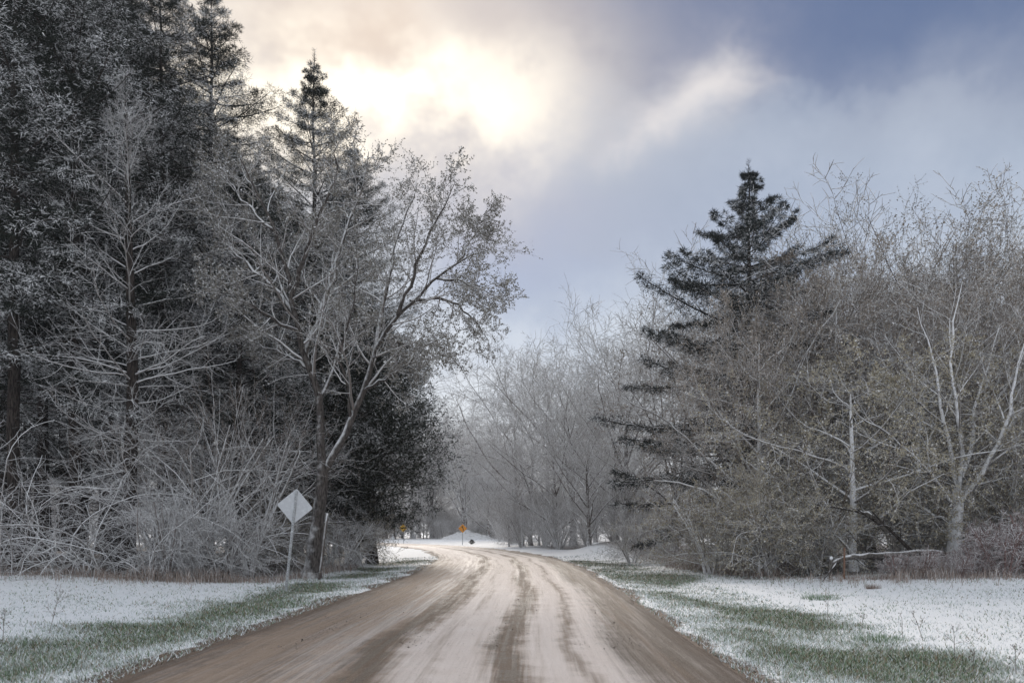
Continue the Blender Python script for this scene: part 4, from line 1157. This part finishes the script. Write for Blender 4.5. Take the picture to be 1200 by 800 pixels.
log('second fallen log lying right of the white-limbed tree', [pt(1130, 656, 28.7), pt(1150, 657, 28.8), pt(1180, 655, 29.1), pt(1215, 650, 29.5)], 0.13, 0.10,
    [(0.3, (0.3, -0.6, 0.8), 1.2, .04), (0.6, (0.8, 0.1, 0.7), 1.6, .05)], 6)
log('snapped limb leaning down onto the long fallen log', [pt(1056, 652, 29.6), pt(1040, 625, 29.7), pt(1022, 605, 29.8), pt(1000, 596, 30.1)], 0.10, 0.06,
    [(0.5, (-0.8, -0.2, 0.5), 1.3, .04), (0.9, (-0.9, 0.1, 0.2), 1.6, .04)], 8)

def post_thing(name, label, cat, px, Y, h, r, mat, capm=None, lean=(0, 0), seed=1):
    rg = np.random.default_rng(seed)
    b0 = at(px, Y)
    o = thing(name, label, cat, b0)
    P = polyline([(0, 0, 0), (lean[0] * .5, lean[1] * .5, h * .5), (lean[0], lean[1], h)], 8)
    V, F = tubes(P[None], (r * np.linspace(1.15, 0.85, 8) * rg.uniform(.93, 1.07, 8))[None], 8, True)
    link('stem', build(name, V, F, mat, True), o)
    if capm is not None:
        c = P[-1]; rr = r * np.array([0.95, 1.0, 0.8, 0.35]); zz_ = np.array([-.01, .03, .07, .09])
        Q = np.stack([c + np.array([0, 0, z]) for z in zz_])
        link('snow_cap', build('snow_cap', *tubes(Q[None], rr[None], 8, True), capm, True), o)
M['snowcap'] = plain('snow_cap', (0.82, 0.83, 0.85), 0.7, 0, 0.2)
post_thing('wooden_stake', 'thin brown wooden stake standing by the fallen log', 'stake', 989, 28.2, 1.1, 0.035, M['stake'], None, (0.02, 0))
post_thing('tree_stump', 'short snow-capped stump left of the wooden stake', 'stump', 973, 28.2, 0.75, 0.055, M['bark_log'], M['snowcap'], (0.03, 0), 3)
post_thing('broken_sapling', 'pale broken sapling stem hugging the maple trunk', 'sapling', 374, 31.2, 2.5, 0.045, M['limb'], None, (0.28, 0.1), 4)

# ------------------------------------------------------------------ snow heap, dark bush beyond the bend
hx_, hy_ = np.meshgrid(np.linspace(-1, 1, 40), np.linspace(-1, 1, 30))
hz_ = np.clip(1 - np.sqrt(hx_ ** 2 + hy_ ** 2), 0, 1) ** 0.8 * (0.75 + 0.6 * fbm(hx_ * 4, hy_ * 4, 1.3, 3)) - 0.08
hi = np.arange(hx_.size).reshape(hx_.shape)
b0 = at(548, 150)
mound = link('snow_heap', build('snow_heap', np.stack([hx_ * 5.2, hy_ * 3.5, hz_ * 1.7], -1), [np.stack([hi[:-1, :-1], hi[:-1, 1:], hi[1:, 1:], hi[1:, :-1]], -1).reshape(-1, 4)], bark_mat('snowy_heap', (0.10, 0.09, 0.08), (0.2, 0.18, 0.17), 0.35, 0.95, 2.0, 0.2, 0.8), True), None, b0)
tag(mound, 'snow-covered heap of brush beyond the bend', 'heap')
plant(CED, 'evergreen_bush', 'little dark evergreen bush beside the orange diamond sign', 'bush', at(553, 108), rz=1.0, sc=(0.09, 0.09, 0.05))

# ------------------------------------------------------------------ weeds, tufts, dry grass
def weed(label, px, py, top, lean_px, nb, seed, mat='twig_brown', r=0.006):
    rg = np.random.default_rng(seed)
    Y = 1.7 / ((py - 622) / 1000.0); x = (px - 600) / 1000.0 * Y; z = gz(x, Y)
    h = (py - top) / 1000.0 * Y; lx = lean_px / 1000.0 * Y
    o = thing('dry_weed', label, 'weed', (x, Y, z - 0.02), 0, 1, 'dry weeds in the snow')
    P = polyline([(0, 0, 0), (lx * .3, .02, h * .4), (lx * .6, 0, h * .7), (lx, 0.02, h)], 9)[None]; rr = np.linspace(r, r * .4, 9)[None]
    link('stem', build('weed_stem', *tubes(P, rr, 5), M[mat], True), o)
    P2, R2 = spawn(rg, P, rr, nb, .3, .98, 42, 12, .35, .4, 6, .7, .5, trop=.12, jit=.1, prof=lambda q, t: 1.2 - .8 * q, rmin=.0035)
    P3, R3 = spawn(rg, P2, R2, 4, .3, 1, 40, 12, .4, .4, 4, .7, .5, trop=.1, rmin=.003, lmin=.02)
    V, F, tw, dz = blades(rg, np.concatenate([P3]), 3, .022, .4, .012)
    link('twigs', build('weed_twigs', *merge([tubes(P2, R2, 3), tubes(P3, R3, 3), (V, [F])]), M[mat], False), o)
for i, (lab, *a) in enumerate([
    ('branching dry weed in the snow at the lower left', 57, 741, 690, 16, 9),
    ('dry weed cut by the left edge of the photo', 2, 752, 712, 4, 7),
    ('tall reddish weed stalk where the right snowfield begins', 970, 724, 672, 2, 3),
    ('bent dry stalk in the middle of the right snowfield', 1082, 746, 712, -13, 4),
    ('thin upright stalk left of the bent one', 1058, 742, 716, -1, 2),
    ('upright weed stalk with seed heads in the right snowfield', 1120, 767, 728, -3, 4),
    ('short weed stalk at the lower right corner', 1191, 785, 752, -1, 4),
    ('short bushy weed near the lower right corner', 1141, 776, 758, 1, 6),
    ('slender stalk near the green tuft', 1010, 733, 712, 2, 3)]):
    weed(lab, *a, 200 + i)

def tuft(name, label, px, py, n, h, rad, mat, seed):
    rg = np.random.default_rng(seed)
    Y = 1.7 / ((py - 622) / 1000.0); x = (px - 600) / 1000.0 * Y
    a = rg.random(n) * 6.283; rr = rad * np.sqrt(rg.random(n)); l = h * rg.uniform(.5, 1.1, n)
    base = np.stack([np.cos(a) * rr, np.sin(a) * rr, np.zeros(n)], 1)
    out_ = np.stack([np.cos(a), np.sin(a), np.zeros(n)], 1) * (l * rg.uniform(.2, .9, n))[:, None]
    tp = base + out_ + np.stack([np.zeros(n), np.zeros(n), l], 1)
    sd = np.stack([-np.sin(a + rg.normal(0, .6, n)), np.cos(a), np.zeros(n)], 1) * 0.008
    V = np.stack([base - sd, base + sd, tp], 1).reshape(-1, 3)
    o = link(name, build(name, V, [np.arange(3 * n).reshape(-1, 3)], mat, fattr={'snow': np.clip(rg.random(n) * 1.3 - .6, 0, 1), 'tone': rg.random(n)}), None, (x, Y, gz(x, Y) - .02))
    tag(o, label, 'grass tuft')
tuft('grass_tuft', 'larger green tuft at the edge of the right snowfield', 1032, 745, 420, .13, .42, M['grass'], 1)
tuft('grass_tuft', 'green tuft farther back by the reddish stalk', 961, 701, 350, .16, .45, M['grass'], 2)
tuft('grass_tuft', 'rusty brown tuft in front of the brambles', 1023, 692, 200, .2, .2, M['drygrass'], 3)

def dry_band(n, poly, h0, h1, seed):
    rg = np.random.default_rng(seed)
    u_ = rg.random(n); pl_ = np.array(poly, float)
    q = np.interp(u_, np.linspace(0, 1, len(pl_)), pl_[:, 0]); yy = np.interp(u_, np.linspace(0, 1, len(pl_)), pl_[:, 1]) + rg.exponential(0.9, n) - rg.exponential(0.55, n) * (0.3 + fbm(q, q * 0, 0.05, 2) * 1.6)
    xx = (q - 600) / 1000.0 * yy
    hh = rg.uniform(h0, h1, n) * np.clip(2.4 * fbm(xx, yy, 0.6, 3) - 0.55, 0.12, 1.4)
    a = rg.random(n) * 6.283; l = hh * rg.uniform(.1, .7, n)
    d = road_dist(xx, yy); zz_ = ground_h(xx, yy, d)
    base = np.stack([xx, yy, zz_ - .02], 1)
    mid = base + np.stack([np.cos(a) * l * .35, np.sin(a) * l * .35, hh * .6], 1)
    tp = base + np.stack([np.cos(a) * l, np.sin(a) * l, hh], 1)
    sd = np.stack([-np.sin(a), np.cos(a), np.zeros(n)], 1) * rg.uniform(.004, .009, n)[:, None]
    V = np.stack([base - sd, base + sd, mid + sd, mid - sd, tp], 1).reshape(-1, 3)
    b_ = np.arange(n) * 5
    return V, [np.stack([b_, b_ + 1, b_ + 2, b_ + 3], 1), np.stack([b_ + 3, b_ + 2, b_ + 4], 1)], n
parts = [dry_band(4200, [(-20, 26.8), (120, 27.2), (230, 27.6), (330, 29.5), (420, 40)], .2, .6, 1), dry_band(5200, [(780, 40), (850, 33), (930, 29.5), (1020, 27.6), (1100, 26.6), (1220, 26.0)], .15, .5, 2)]
V, F = merge([(v, f) for v, f, n in parts]); nt = sum(len(f) for f in F); rg = np.random.default_rng(9)
dg = link('dry_grass', build('dry_grass', V, F, M['drygrass'], fattr={'snow': np.clip(rg.random(nt) * 1.5 - .8, 0, 1), 'tone': rg.random(nt)}))
tag(dg, 'pinkish dry grass along the foot of the woods', 'grass', kind='stuff')

# ------------------------------------------------------------------ air
hm = bpy.data.materials.new('haze')
hm.use_nodes = True
ht = hm.node_tree; ht.nodes.clear()
ho = ht.nodes.new('ShaderNodeOutputMaterial'); hv = ht.nodes.new('ShaderNodeVolumePrincipled')
hv.inputs['Color'].default_value = (0.88, 0.92, 1.0, 1)
hv.inputs['Density'].default_value = 0.0003
hv.inputs['Anisotropy'].default_value = 0.3
ht.links.new(hv.outputs[0], ho.inputs['Volume'])
hx, hy0, hy1, hz0, hz1 = 2600, -320, 3100, -3.0, 36.0
hvv = [(x, y, z) for z in (hz0, hz1) for x, y in ((-hx, hy0), (hx, hy0), (hx, hy1), (-hx, hy1))]
haze = link('haze', build('haze', hvv, [[(0, 3, 2, 1), (4, 5, 6, 7), (0, 1, 5, 4), (1, 2, 6, 5), (2, 3, 7, 6), (3, 0, 4, 7)]], hm))
tag(haze, 'thin winter haze in the air over the road', 'haze', kind='stuff')
